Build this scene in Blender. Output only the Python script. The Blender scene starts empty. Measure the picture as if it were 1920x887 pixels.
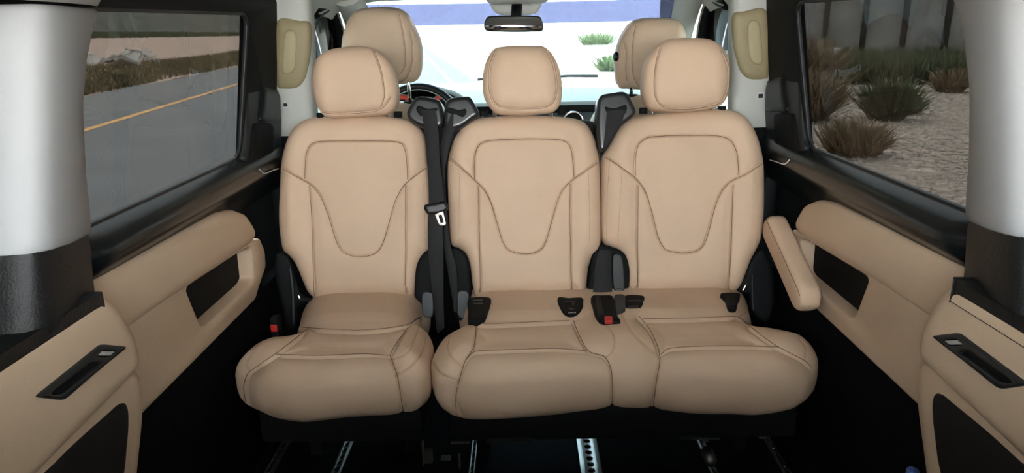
import bpy, bmesh, math, random
import numpy as np
from mathutils import Vector, Matrix
from mathutils.bvhtree import BVHTree
from mathutils.geometry import tessellate_polygon

random.seed(7)
SC = bpy.context.scene
COL = SC.collection

# ------------------------------------------------------------------ camera
F = 1300.0
CAM = np.array([0.0, 0.0, 1.22])
_c = np.array([(976 - 960) / F, (443.5 - 58) / F, -1.0]); _c /= np.linalg.norm(_c)
_r = math.radians(0.9)
_z = np.array([-math.sin(_r), math.cos(_r), 0.0]); _z -= _z.dot(_c) * _c; _z /= np.linalg.norm(_z)
_x = np.cross(_c, _z)
MW = np.stack([_x, _c, _z], 1)            # world -> camera rotation
cd = bpy.data.cameras.new('camera')
cam = bpy.data.objects.new('camera', cd); COL.objects.link(cam)
cd.sensor_width = 36.0; cd.lens = 36.0 * F / 1920.0; cd.clip_start = 0.02; cd.clip_end = 2000
mw = Matrix([[MW[j][i] for j in range(3)] for i in range(3)]).to_4x4()
mw.translation = Vector(CAM)
cam.matrix_world = mw
SC.camera = cam

# ------------------------------------------------------------------ world, sun, exposure
w = bpy.data.worlds.new('sky'); SC.world = w; w.use_nodes = True
nt = w.node_tree; nt.nodes.clear()
# hazy bright sky: almost even, a little paler towards the horizon
tc_ = nt.nodes.new('ShaderNodeTexCoord'); sp_ = nt.nodes.new('ShaderNodeSeparateXYZ'); rm_ = nt.nodes.new('ShaderNodeValToRGB')
rm_.color_ramp.elements[0].position = 0.0; rm_.color_ramp.elements[0].color = (1.0, 1.0, 0.98, 1)
rm_.color_ramp.elements[1].position = 0.8; rm_.color_ramp.elements[1].color = (0.78, 0.90, 1.0, 1)
bg = nt.nodes.new('ShaderNodeBackground'); bg.inputs['Strength'].default_value = 2.0
wo = nt.nodes.new('ShaderNodeOutputWorld')
nt.links.new(tc_.outputs['Generated'], sp_.inputs[0]); nt.links.new(sp_.outputs['Z'], rm_.inputs['Fac'])
nt.links.new(rm_.outputs[0], bg.inputs['Color']); nt.links.new(bg.outputs[0], wo.inputs['Surface'])
sd = bpy.data.lights.new('sun', 'SUN'); sd.energy = 3.0; sd.angle = math.radians(1.5); sd.color = (1, 0.96, 0.9)
sun = bpy.data.objects.new('sun', sd); COL.objects.link(sun)
sun.rotation_euler = Vector((0.16, -0.55, -0.82)).to_track_quat('-Z', 'Y').to_euler()
SC.view_settings.view_transform = 'Standard'; SC.view_settings.look = 'None'
SC.view_settings.exposure = 4.78; SC.view_settings.gamma = 1.0
SC.view_settings.use_curve_mapping = False
SC.cycles.use_denoising = True
SC.cycles.max_bounces = 10; SC.cycles.diffuse_bounces = 5; SC.cycles.transparent_max_bounces = 12
SC.cycles.caustics_reflective = False; SC.cycles.caustics_refractive = False

# ------------------------------------------------------------------ pixel geometry helpers
def ray(u, v):
    return MW.T @ np.array([(u - 960) / F, (443.5 - v) / F, -1.0])
def hit(u, v, x=None, y=None, z=None):
    d = ray(u, v)
    i, k = (0, x) if x is not None else ((1, y) if y is not None else (2, z))
    return CAM + (k - CAM[i]) / d[i] * d
def hitp(u, v, O, n):
    d = ray(u, v); t = np.dot(np.asarray(O) - CAM, n) / np.dot(d, n)
    return CAM + t * d
def proj(P):
    q = (np.asarray(P, float) - CAM) @ MW.T
    return np.stack([960 - F * q[:, 0] / q[:, 2], 443.5 + F * q[:, 1] / q[:, 2]], 1), -q[:, 2]
def crop(pts, ox, oy, s):
    return [(ox + a / s, oy + b / s) for a, b in pts]

def smooth(P, n, closed=True):
    """Catmull-Rom through P, resampled to n points by arc length"""
    P = np.asarray(P, float); m = len(P); out = []
    rng = range(m) if closed else range(m - 1)
    for i in rng:
        if closed: a, b, c, d = P[i - 1], P[i], P[(i + 1) % m], P[(i + 2) % m]
        else: a, b, c, d = P[max(i - 1, 0)], P[i], P[i + 1], P[min(i + 2, m - 1)]
        # centripetal-ish: limit overshoot by clamped tangents
        t1 = (c - a) * 0.5; t2 = (d - b) * 0.5; L = np.linalg.norm(c - b)
        for t in (t1, t2):
            l = np.linalg.norm(t)
            if l > L and l > 0: t *= L / l
        for k in range(12):
            s = k / 12.0
            h1 = 2 * s**3 - 3 * s**2 + 1; h2 = -2 * s**3 + 3 * s**2; h3 = s**3 - 2 * s**2 + s; h4 = s**3 - s**2
            out.append(h1 * b + h2 * c + h3 * t1 + h4 * t2)
    if not closed: out.append(P[-1])
    return resample(np.array(out), n, closed)
def resample(P, n, closed=True):
    P = np.asarray(P, float)
    Q = np.vstack([P, P[:1]]) if closed else P
    L = np.r_[0, np.cumsum(np.linalg.norm(np.diff(Q, axis=0), axis=1))]
    t = np.linspace(0, L[-1], n + 1)[:-1] if closed else np.linspace(0, L[-1], n)
    return np.stack([np.interp(t, L, Q[:, k]) for k in range(Q.shape[1])], 1)
def polydist(P, poly, closed=False):
    A = np.asarray(poly, float); B = np.roll(A, -1, 0)
    if not closed: A, B = A[:-1], B[:-1]
    out = np.full(len(P), 1e9)
    D = B - A; LL = (D**2).sum(1) + 1e-12
    for s in range(0, len(P), 20000):
        p = P[s:s + 20000]
        best = np.full(len(p), 1e18)
        for a, d, l in zip(A, D, LL):
            t = np.clip(((p - a) @ d) / l, 0, 1)
            e = p - a - t[:, None] * d
            best = np.minimum(best, (e * e).sum(1))
        out[s:s + 20000] = np.sqrt(best)
    return out

# ------------------------------------------------------------------ materials
MATS = {}
def mat(name, col, rough=0.6, metal=0.0, var=0.0, vscale=8.0, bump=0.0, bscale=200.0, spec=0.5, emit=None, sheen=0.0, coat=0.0):
    if name in MATS: return MATS[name]
    m = bpy.data.materials.new(name); m.use_nodes = True; t = m.node_tree
    b = t.nodes['Principled BSDF']
    b.inputs['Base Color'].default_value = (*col, 1); b.inputs['Roughness'].default_value = rough
    b.inputs['Metallic'].default_value = metal; b.inputs['Specular IOR Level'].default_value = spec
    b.inputs['Sheen Weight'].default_value = sheen; b.inputs['Coat Weight'].default_value = coat
    tc = t.nodes.new('ShaderNodeTexCoord')
    if var > 0:
        n = t.nodes.new('ShaderNodeTexNoise'); n.inputs['Scale'].default_value = vscale; n.inputs['Detail'].default_value = 5
        t.links.new(tc.outputs['Object'], n.inputs['Vector'])
        r = t.nodes.new('ShaderNodeValToRGB')
        r.color_ramp.elements[0].position = 0.3; r.color_ramp.elements[1].position = 0.7
        r.color_ramp.elements[0].color = (*[c * (1 - var) for c in col], 1)
        r.color_ramp.elements[1].color = (*[min(1, c * (1 + var)) for c in col], 1)
        t.links.new(n.outputs['Fac'], r.inputs['Fac']); t.links.new(r.outputs['Color'], b.inputs['Base Color'])
    if bump > 0:
        n2 = t.nodes.new('ShaderNodeTexNoise'); n2.inputs['Scale'].default_value = bscale; n2.inputs['Detail'].default_value = 3
        t.links.new(tc.outputs['Object'], n2.inputs['Vector'])
        bp = t.nodes.new('ShaderNodeBump'); bp.inputs['Strength'].default_value = bump; bp.inputs['Distance'].default_value = 0.002
        t.links.new(n2.outputs['Fac'], bp.inputs['Height']); t.links.new(bp.outputs['Normal'], b.inputs['Normal'])
    if emit:
        b.inputs['Emission Color'].default_value = (*emit[:3], 1); b.inputs['Emission Strength'].default_value = emit[3]
    MATS[name] = m
    return m
def glass(name, tint, refl=1.0, rough=0.0):
    m = bpy.data.materials.new(name); m.use_nodes = True; t = m.node_tree; t.nodes.clear()
    o = t.nodes.new('ShaderNodeOutputMaterial'); mx = t.nodes.new('ShaderNodeMixShader')
    tr = t.nodes.new('ShaderNodeBsdfTransparent'); tr.inputs[0].default_value = (*tint, 1)
    gl = t.nodes.new('ShaderNodeBsdfGlossy'); gl.inputs['Roughness'].default_value = rough
    fr = t.nodes.new('ShaderNodeFresnel')
    ge = t.nodes.new('ShaderNodeNewGeometry'); mi = t.nodes.new('ShaderNodeMapRange')      # same reflectance on both faces of the pane
    mi.inputs['To Min'].default_value = 1.5; mi.inputs['To Max'].default_value = 1 / 1.5
    t.links.new(ge.outputs['Backfacing'], mi.inputs['Value']); t.links.new(mi.outputs[0], fr.inputs['IOR'])
    mu = t.nodes.new('ShaderNodeMath'); mu.operation = 'MULTIPLY'; mu.inputs[1].default_value = refl
    t.links.new(fr.outputs[0], mu.inputs[0]); t.links.new(mu.outputs[0], mx.inputs[0])
    t.links.new(tr.outputs[0], mx.inputs[1]); t.links.new(gl.outputs[0], mx.inputs[2]); t.links.new(mx.outputs[0], o.inputs[0])
    MATS[name] = m
    return m

LEATHER = mat('beige_leather', (0.60, 0.435, 0.305), 0.62, var=0.05, vscale=5, bump=0.12, bscale=420, spec=0.35)
LEATHER2 = mat('beige_leather_front', (0.56, 0.42, 0.30), 0.5, var=0.05, vscale=5, bump=0.12, bscale=420, spec=0.35)
THREAD = mat('tan_thread', (0.50, 0.33, 0.2), 0.7)
SEAM_SHADE = mat('brown_seam_shade', (0.16, 0.09, 0.05), 0.8)  # dark brown tubes paint the shade inside the seam grooves
TRIMB = mat('beige_trim', (0.56, 0.42, 0.29), 0.62, var=0.06, vscale=4, bump=0.25, bscale=300)
GREYT = mat('grey_trim', (0.32, 0.325, 0.322), 0.62, var=0.03, vscale=4, bump=0.15, bscale=350)
WHITET = mat('pale_trim', (0.50, 0.515, 0.48), 0.6, var=0.02, vscale=4)
PADT = mat('olive_beige_pad', (0.30, 0.25, 0.14), 0.55, var=0.05, vscale=6)
HEADL = mat('headliner', (0.55, 0.56, 0.52), 0.9, bump=0.2, bscale=500)
BLACK = mat('black_plastic', (0.006, 0.0075, 0.0075), 0.36, spec=0.35, bump=0.15, bscale=500)
BLACKM = mat('matte_black', (0.003, 0.0035, 0.0038), 0.7, spec=0.2)
DKGREY = mat('dark_grey_plastic', (0.012, 0.0145, 0.015), 0.45, spec=0.35, bump=0.15, bscale=500)
PLATE = mat('slate_plate', (0.03, 0.036, 0.04), 0.5)
WEB = mat('black_webbing', (0.007, 0.007, 0.0075), 0.6, spec=0.3, bump=0.4, bscale=900)
CARPET = mat('black_carpet', (0.003, 0.0035, 0.004), 0.95, var=0.4, vscale=60, bump=0.5, bscale=500, spec=0.1)
CARPETB = mat('blue_black_mat', (0.003, 0.0055, 0.009), 0.8, spec=0.15, var=0.3, vscale=40, bump=0.4, bscale=300)
METAL = mat('brushed_metal', (0.55, 0.56, 0.57), 0.35, metal=1.0, var=0.1, vscale=30)
CHROME = mat('chrome', (0.8, 0.8, 0.8), 0.12, metal=1.0)
STEEL = mat('pale_steel', (0.70, 0.62, 0.55), 0.4, metal=0.6)
RED = mat('red_plastic', (0.45, 0.02, 0.02), 0.4)
REDD = mat('red_dial', (0.4, 0.04, 0.02), 0.5, emit=(0.9, 0.1, 0.05, 0.006))
GRILLE = mat('grille_mesh', (0.008, 0.0065, 0.0065), 0.7, spec=0.25, bump=0.8, bscale=900)
SILVER = mat('silver_switch', (0.42, 0.42, 0.40), 0.45, metal=0.3)
MIRROR = mat('mirror_glass', (0.55, 0.55, 0.58), 0.02, metal=1.0)
DASH = mat('dash_grey', (0.05, 0.06, 0.065), 0.6)
DASHL = mat('dash_bluegrey', (0.05, 0.07, 0.095), 0.5)
WHITE = mat('white_plastic', (0.7, 0.7, 0.72), 0.4)
BLUE = mat('blue_cap', (0.10, 0.2, 0.6), 0.4)
TINT = glass('tinted_glass', (0.105, 0.106, 0.104), 0.24)
CLEAR = glass('clear_glass', (0.27, 0.312, 0.315), 0.6)
FILM = glass('blue_sun_film', (0.34, 0.33, 0.44), 0.3)
FILMD = glass('dark_door_film', (0.16, 0.13, 0.13), 1.0)
BANDM = mat('grained_black_vinyl', (0.006, 0.0065, 0.0065), 0.5, bump=0.5, bscale=260, spec=0.3)
SILLM = mat('satin_black_sill', (0.005, 0.007, 0.0075), 0.27, spec=0.5)
GUIDE = mat('satin_black_guide', (0.012, 0.014, 0.016), 0.3, spec=0.6)
RUBBER = mat('black_rubber', (0.006, 0.007, 0.008), 0.5)

# ------------------------------------------------------------------ mesh helpers
def link(name, me, m, parent=None, smooth_=True):
    o = bpy.data.objects.new(name, me); COL.objects.link(o)
    if m: me.materials.append(m)
    if smooth_ and len(me.polygons):
        me.polygons.foreach_set('use_smooth', [True] * len(me.polygons))
    if parent is not None: o.parent = parent
    return o
def mesh(V, Fc, recalc=True):
    me = bpy.data.meshes.new('m')
    me.from_pydata([tuple(map(float, v)) for v in V], [], Fc)
    if recalc:
        bm = bmesh.new(); bm.from_mesh(me); bmesh.ops.recalc_face_normals(bm, faces=bm.faces[:]); bm.to_mesh(me); bm.free()
    me.update()
    return me
def autosmooth(o, ang=35):
    me = o.data
    bm = bmesh.new(); bm.from_mesh(me)
    for e in bm.edges:
        if len(e.link_faces) == 2 and e.calc_face_angle(0) > math.radians(ang): e.smooth = False
    bm.to_mesh(me); bm.free()
    return o
def empty(name, loc=(0, 0, 0)):
    o = bpy.data.objects.new(name, None); o.location = loc; o.empty_display_size = 0.05; COL.objects.link(o)
    bpy.context.view_layer.update()
    return o
def tag(o, label=None, cat=None, group=None, kind=None):
    if label: o['label'] = label
    if cat: o['category'] = cat
    if group: o['group'] = group
    if kind: o['kind'] = kind
    return o
def adopt(o, parent):
    """parent keeping world place (parents are unrotated)"""
    o.parent = parent
    o.matrix_parent_inverse = Matrix.Translation(-Vector(parent.location))
    return o

def pillow(name, outline, O, ex, ey, n, m, parent=None, depth=0.1, rin=0.04, rf=0.03, rb=0.03, nth=240, nr=60,
           hfun=None, smoothed=False, center=None, mx=1.0):
    """soft pad: front face lies in the plane O/ex/ey, rounded front and back rims, closed behind"""
    O, ex, ey, n = (np.asarray(a, float) for a in (O, ex, ey, n))
    o2 = resample(outline, nth) if smoothed else smooth(outline, nth)
    c = np.asarray(center, float) if center is not None else (o2.max(0) + o2.min(0)) / 2
    t = np.linspace(0, 1, nr + 1)[1:]; s = 1 - (1 - t) ** 1.35
    rings = (c[None, None, :] + s[:, None, None] * (o2 - c)[None])
    P = rings.reshape(-1, 2); P = np.vstack([c[None], P])
    k0 = 1 + int((s < 0.42).sum()) * nth if rin < 0.35 * np.linalg.norm(o2 - c, axis=1).min() else 0
    d = np.full(len(P), 1e3); d[k0:] = polydist(P[k0:], resample(o2, min(nth, 160)), True); d[-nth:] = 0
    q = np.clip(d / rin, 0, 1)
    h = -rf * (1 - np.sqrt(np.clip(1 - (1 - q) ** 2, 0, 1)))
    if hfun is not None: h = h + hfun(P) * np.clip(d / rin, 0, 1) ** 0.5
    V = [O + P[:, :1] * ex + P[:, 1:] * ey + h[:, None] * n]
    nv = nr
    side = [-(rf + (depth - rf - rb) * k / 3.0) for k in (1, 2, 3)]
    ext = [(0.0, hh) for hh in side] + [(rb * (1 - math.cos(a)), -(depth - rb) - rb * math.sin(a)) for a in np.linspace(0, math.pi / 2, 6)[1:]]
    R = np.linalg.norm(o2 - c, axis=1)[:, None]
    for ins, hh in ext:
        q2 = c + (o2 - c) * np.clip(1 - ins / R, 0.05, 1)
        V.append(O + q2[:, :1] * ex + q2[:, 1:] * ey + hh * n); nv += 1
    V.append((O + c[0] * ex + c[1] * ey - depth * n)[None])
    V = np.vstack(V)
    if mx < 0: V[:, 0] *= -1
    Fc = [(0, 1 + k, 1 + (k + 1) % nth) for k in range(nth)]
    idx = np.arange(nth); nxt = (idx + 1) % nth
    for r in range(nv - 1):
        a = 1 + r * nth; b = a + nth
        Fc += list(zip((a + idx).tolist(), (b + idx).tolist(), (b + nxt).tolist(), (a + nxt).tolist()))
    last = len(V) - 1; a = 1 + (nv - 1) * nth
    Fc += [(a + k, last, a + (k + 1) % nth) for k in range(nth)]
    return link(name, mesh(V, Fc), m, parent)

def groove(o, seams, w=0.003, depth=0.006, puff=0.003, wp=0.022):
    """press seam lines (traced in the photograph) into the pad's surface"""
    me = o.data; N = len(me.vertices)
    V = np.empty(N * 3); me.vertices.foreach_get('co', V); V = V.reshape(-1, 3)
    Nn = np.empty(N * 3); me.vertices.foreach_get('normal', Nn); Nn = Nn.reshape(-1, 3)
    px, dep = proj(V)
    view = CAM - V; view /= np.linalg.norm(view, axis=1)[:, None]
    face = np.clip((Nn * view).sum(1) * 3, 0, 1)
    sel = np.where(face > 0)[0]
    d = np.full(len(sel), 1e9)
    for sm in seams:
        cv = smooth(sm, max(8, len(sm) * 6), False); pq = px[sel]
        near = np.where((pq > cv.min(0) - 45).all(1) & (pq < cv.max(0) + 45).all(1))[0]
        if len(near): d[near] = np.minimum(d[near], polydist(pq[near], cv))
    d *= dep[sel] / F
    disp = depth * np.exp(-(d / w) ** 2) + puff * np.exp(-(d / wp) ** 2)
    V[sel] -= (disp * face[sel])[:, None] * Nn[sel]
    me.vertices.foreach_set('co', V.ravel()); me.update()
def recess(o, polys, depth=0.012, soft=26.0):
    me = o.data; N = len(me.vertices)
    V = np.empty(N * 3); me.vertices.foreach_get('co', V); V = V.reshape(-1, 3)
    px, dep = proj(V)
    for P in polys:
        P = np.array(P, float); lo, hi = P.min(0), P.max(0)
        sel = np.where((px > lo).all(1) & (px < hi).all(1) & (V[:, 2] > 0.40))[0]
        q = px[sel]; ins = np.zeros(len(sel), bool)
        for a, b in zip(P, np.roll(P, -1, 0)):
            if a[1] == b[1]: continue
            c = ((a[1] > q[:, 1]) != (b[1] > q[:, 1])) & (q[:, 0] < (b[0] - a[0]) * (q[:, 1] - a[1]) / (b[1] - a[1]) + a[0]); ins ^= c
        sel = sel[ins]; t = np.clip(polydist(px[sel], P, True) / soft, 0, 1)
        V[sel, 2] -= depth * t * t * (3 - 2 * t)
    me.vertices.foreach_set('co', V.ravel()); me.update()
def bvh(o):
    me = o.data
    return BVHTree.FromPolygons([v.co for v in me.vertices], [p.vertices for p in me.polygons])
def cast(bv, u, v):
    d = Vector(ray(u, v)).normalized()
    r = bv.ray_cast(Vector(CAM), d)
    return r[0], r[1]
def tube_mesh(paths, rad, sides=6, closed=False):
    V, Fc = [], []
    for pts in paths:
        pts = [Vector(p) for p in pts]; n = len(pts)
        if n < 2: continue
        rr = rad if callable(rad) else (lambda i, n: rad)
        up = Vector((0, 0, 1)); base = len(V)
        for i, p in enumerate(pts):
            a = pts[i - 1] if (i > 0 or closed) else p
            b = pts[(i + 1) % n] if (i < n - 1 or closed) else p
            t = (b - a)
            t = t.normalized() if t.length > 1e-9 else Vector((0, 1, 0))
            u = t.cross(up)
            if u.length < 0.05: u = t.cross(Vector((1, 0, 0)))
            u.normalize(); wv = t.cross(u)
            for k in range(sides):
                an = 2 * math.pi * k / sides
                V.append(p + (u * math.cos(an) + wv * math.sin(an)) * rr(i, n))
        for i in range(n if closed else n - 1):
            j = (i + 1) % n
            for k in range(sides):
                k2 = (k + 1) % sides
                Fc.append((base + i * sides + k, base + j * sides + k, base + j * sides + k2, base + i * sides + k2))
        if not closed:
            Fc.append(tuple(base + k for k in range(sides)))
            Fc.append(tuple(base + (n - 1) * sides + k for k in range(sides)))
    return mesh(V, Fc)
def tube(name, paths, rad, m, parent=None, sides=8, closed=False):
    return link(name, tube_mesh(paths, rad, sides, closed), m, parent)
def shade_and_threads(o, seams, name, m, rad=0.0011, lift=0.0, dashed=False):  # seams get dark tubes as groove shade, stitches get tan thread
    bv = bvh(o); paths = []
    for sm in seams:
        q = smooth(sm, max(10, int(np.linalg.norm(np.diff(np.array(sm, float), axis=0), axis=1).sum() / (2.2 if dashed else 4))), False)
        cur = []
        for k, (u, v) in enumerate(q):
            p, nn = cast(bv, u, v)
            if p is None:
                if len(cur) > 1: paths.append(cur)
                cur = []; continue
            cur.append(p + nn * lift)
        if len(cur) > 1: paths.append(cur)
    for c in paths:
        if dashed:
            t = tube(name, [[c[k], c[k + 1]] for k in range(0, len(c) - 1, 2)], rad, m, o, sides=4); t['kind'] = 'stuff'
        else: tube(name, [c], rad, m, o, sides=5)

def box(name, lo, hi, m, parent=None, bev=0.004, mx=1.0, seg=2):
    bm = bmesh.new(); bmesh.ops.create_cube(bm, size=1)
    lo, hi = np.minimum(lo, hi), np.maximum(lo, hi)
    for v in bm.verts:
        v.co = Vector([(lo[i] + hi[i]) / 2 + v.co[i] * (hi[i] - lo[i]) for i in range(3)])
        v.co.x *= mx
    if bev > 0:
        b = min(bev, 0.45 * float((hi - lo).min()))
        bmesh.ops.bevel(bm, geom=bm.edges[:], offset=b, segments=seg, affect='EDGES', profile=0.6)
    bmesh.ops.recalc_face_normals(bm, faces=bm.faces[:])
    me = bpy.data.meshes.new('m'); bm.to_mesh(me); bm.free()
    return autosmooth(link(name, me, m, parent))
def plate(name, outer, holes, O, ex, ey, n, thick, m, parent=None, bev=0.006, mx=1.0, warp=None):
    """flat panel with holes, rounded rims, its front in the plane"""
    O, ex, ey, n = (np.asarray(a, float) for a in (O, ex, ey, n))
    def inset(P, d, inward=True):
        P = np.asarray(P, float); T = np.roll(P, -1, 0) - np.roll(P, 1, 0)
        T /= np.linalg.norm(T, axis=1)[:, None] + 1e-12
        A = 0.5 * np.sum(P[:, 0] * np.roll(P[:, 1], -1) - np.roll(P[:, 0], -1) * P[:, 1])
        N = np.stack([-T[:, 1], T[:, 0]], 1) * (1 if A > 0 else -1)
        return P + N * (d if inward else -d)
    loops = [(np.asarray(outer, float), True)] + [(np.asarray(h, float), False) for h in holes]
    V, Fc, front, back = [], [], [], []
    def add(P, h):
        b = len(V)
        for p in P: V.append(O + p[0] * ex + p[1] * ey + h * n)
        return b
    for P, inw in loops:
        k = len(P)
        b0 = add(inset(P, bev, inw), 0.0)
        b1 = add(inset(P, bev * 0.3, inw), -bev * 0.3)
        b2 = add(P, -bev)
        b3 = add(P, -thick)
        for a, b in ((b0, b1), (b1, b2), (b2, b3)):
            for i in range(k): j = (i + 1) % k; Fc.append((a + i, a + j, b + j, b + i))
        front.append((b0, inset(P, bev, inw))); back.append((b3, P))
    flat = [[Vector((p[0], p[1], 0)) for p in P] for _, P in front]
    ids = [b + i for b, P in front for i in range(len(P))]
    for tri in tessellate_polygon(flat): Fc.append(tuple(ids[i] for i in tri))
    flat = [[Vector((p[0], p[1], 0)) for p in P] for _, P in back]
    ids = [b + i for b, P in back for i in range(len(P))]
    for tri in tessellate_polygon(flat): Fc.append(tuple(ids[i] for i in tri))
    V = np.array(V)
    if warp is not None: V = warp(V)
    if mx < 0: V[:, 0] *= -1
    return autosmooth(link(name, mesh(V, Fc), m, parent), 50)
def rrect(x0, y0, x1, y1, r, k=6):
    pts = []
    for cx, cy, a0 in ((x1 - r, y0 + r, -90), (x1 - r, y1 - r, 0), (x0 + r, y1 - r, 90), (x0 + r, y0 + r, 180)):
        for i in range(k + 1):
            a = math.radians(a0 + 90 * i / k); pts.append((cx + r * math.cos(a), cy + r * math.sin(a)))
    return pts
def loft(name, sections, m, parent=None, closed=False, caps=False, mx=1.0, ang=40):
    """skin between equal-length point rows"""
    S = np.array(sections, float); a, b, _ = S.shape
    V = S.reshape(-1, 3).copy()
    if mx < 0: V[:, 0] *= -1
    Fc = []
    for i in range(a - 1):
        for j in range(b if closed else b - 1):
            k = (j + 1) % b
            Fc.append((i * b + j, i * b + k, (i + 1) * b + k, (i + 1) * b + j))
    if caps:
        Fc.append(tuple(range(b))); Fc.append(tuple((a - 1) * b + j for j in range(b)))
    return autosmooth(link(name, mesh(V, Fc), m, parent), ang)
X3, Y3, Z3 = np.eye(3)
def to2(px, O, ex, ey, n):
    r = []
    for u, v in px:
        p = hitp(u, v, O, n) - O; r.append((p.dot(ex), p.dot(ey)))
    return r

def roundpoly(pts, r, k=6):
    P = [np.array(p, float) for p in pts]; out = []; n = len(P)
    for i in range(n):
        a, b, c = P[i - 1], P[i], P[(i + 1) % n]
        rr = r[i] if isinstance(r, (list, tuple)) else r
        u = (a - b) / np.linalg.norm(a - b); w_ = (c - b) / np.linalg.norm(c - b)
        p, q = b + u * rr, b + w_ * rr
        for j in range(k + 1):
            t = j / k; out.append((1 - t) ** 2 * p + 2 * t * (1 - t) * b + t * t * q)
    return np.array(out)
def sheet(name, G, th, nrm, m, parent=None):
    """thin solid sheet from a grid of points"""
    G = np.array(G, float); a, b, _ = G.shape; nrm = np.asarray(nrm, float)
    V = np.vstack([G.reshape(-1, 3), (G + th * nrm).reshape(-1, 3)]); N = a * b; Fc = []
    for i in range(a - 1):
        for j in range(b - 1):
            q = (i * b + j, i * b + j + 1, (i + 1) * b + j + 1, (i + 1) * b + j)
            Fc.append(q); Fc.append(tuple(N + k for k in reversed(q)))
    rim = [j for j in range(b)] + [i * b + b - 1 for i in range(1, a)] + [(a - 1) * b + j for j in range(b - 2, -1, -1)] + [i * b for i in range(a - 2, 0, -1)]
    for i in range(len(rim)):
        p, q = rim[i], rim[(i + 1) % len(rim)]
        Fc.append((p, q, N + q, N + p))
    return autosmooth(link(name, mesh(V, Fc), m, parent), 40)

# ================================================================== STRUCTURE
floor = tag(box('floor', (-0.84, -0.35, -0.04), (0.84, 3.4, 0.0), CARPET, bev=0), kind='structure')
floor['label'] = 'black carpeted van floor under the seats'
box('floor_mat', (-0.145, 1.2, 0.0), (0.15, 2.4, 0.004), CARPETB, floor, bev=0.001)
def rail(cx, wd, z=0.006, y0=0.4, y1=2.9):
    holes = []
    yy = 1.30
    while yy < 1.98:
        hole = []
        for j in range(10):
            a = 2 * math.pi * j / 10
            hole.append((cx + wd * 0.16 * math.cos(a), yy + 0.011 * math.sin(a)))
        holes.append(hole); yy += 0.03
    o = plate('floor_rail', [(cx - wd / 2, y0), (cx + wd / 2, y0), (cx + wd / 2, y1), (cx - wd / 2, y1)], holes,
              (0, 0, z), X3, Y3, Z3, 0.006, METAL, floor, bev=0.001)
    for s in (-1, 1):
        box('rail_lip', (cx + s * wd * 0.30 - 0.002, y0, z), (cx + s * wd * 0.30 + 0.002, y1, z + 0.004), METAL, o, bev=0.001)
    return o
for cx, wd in ((-0.752, 0.026), (-0.556, 0.030), (-0.160, 0.020), (0.184, 0.062), (0.533, 0.022), (0.737, 0.020)):
    rail(cx, wd)

def zx(V, x0, k=0.1, z0=0.885):
    V = V.copy(); V[:, 0] += k * np.clip(V[:, 2] - z0, 0, None); return V

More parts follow.
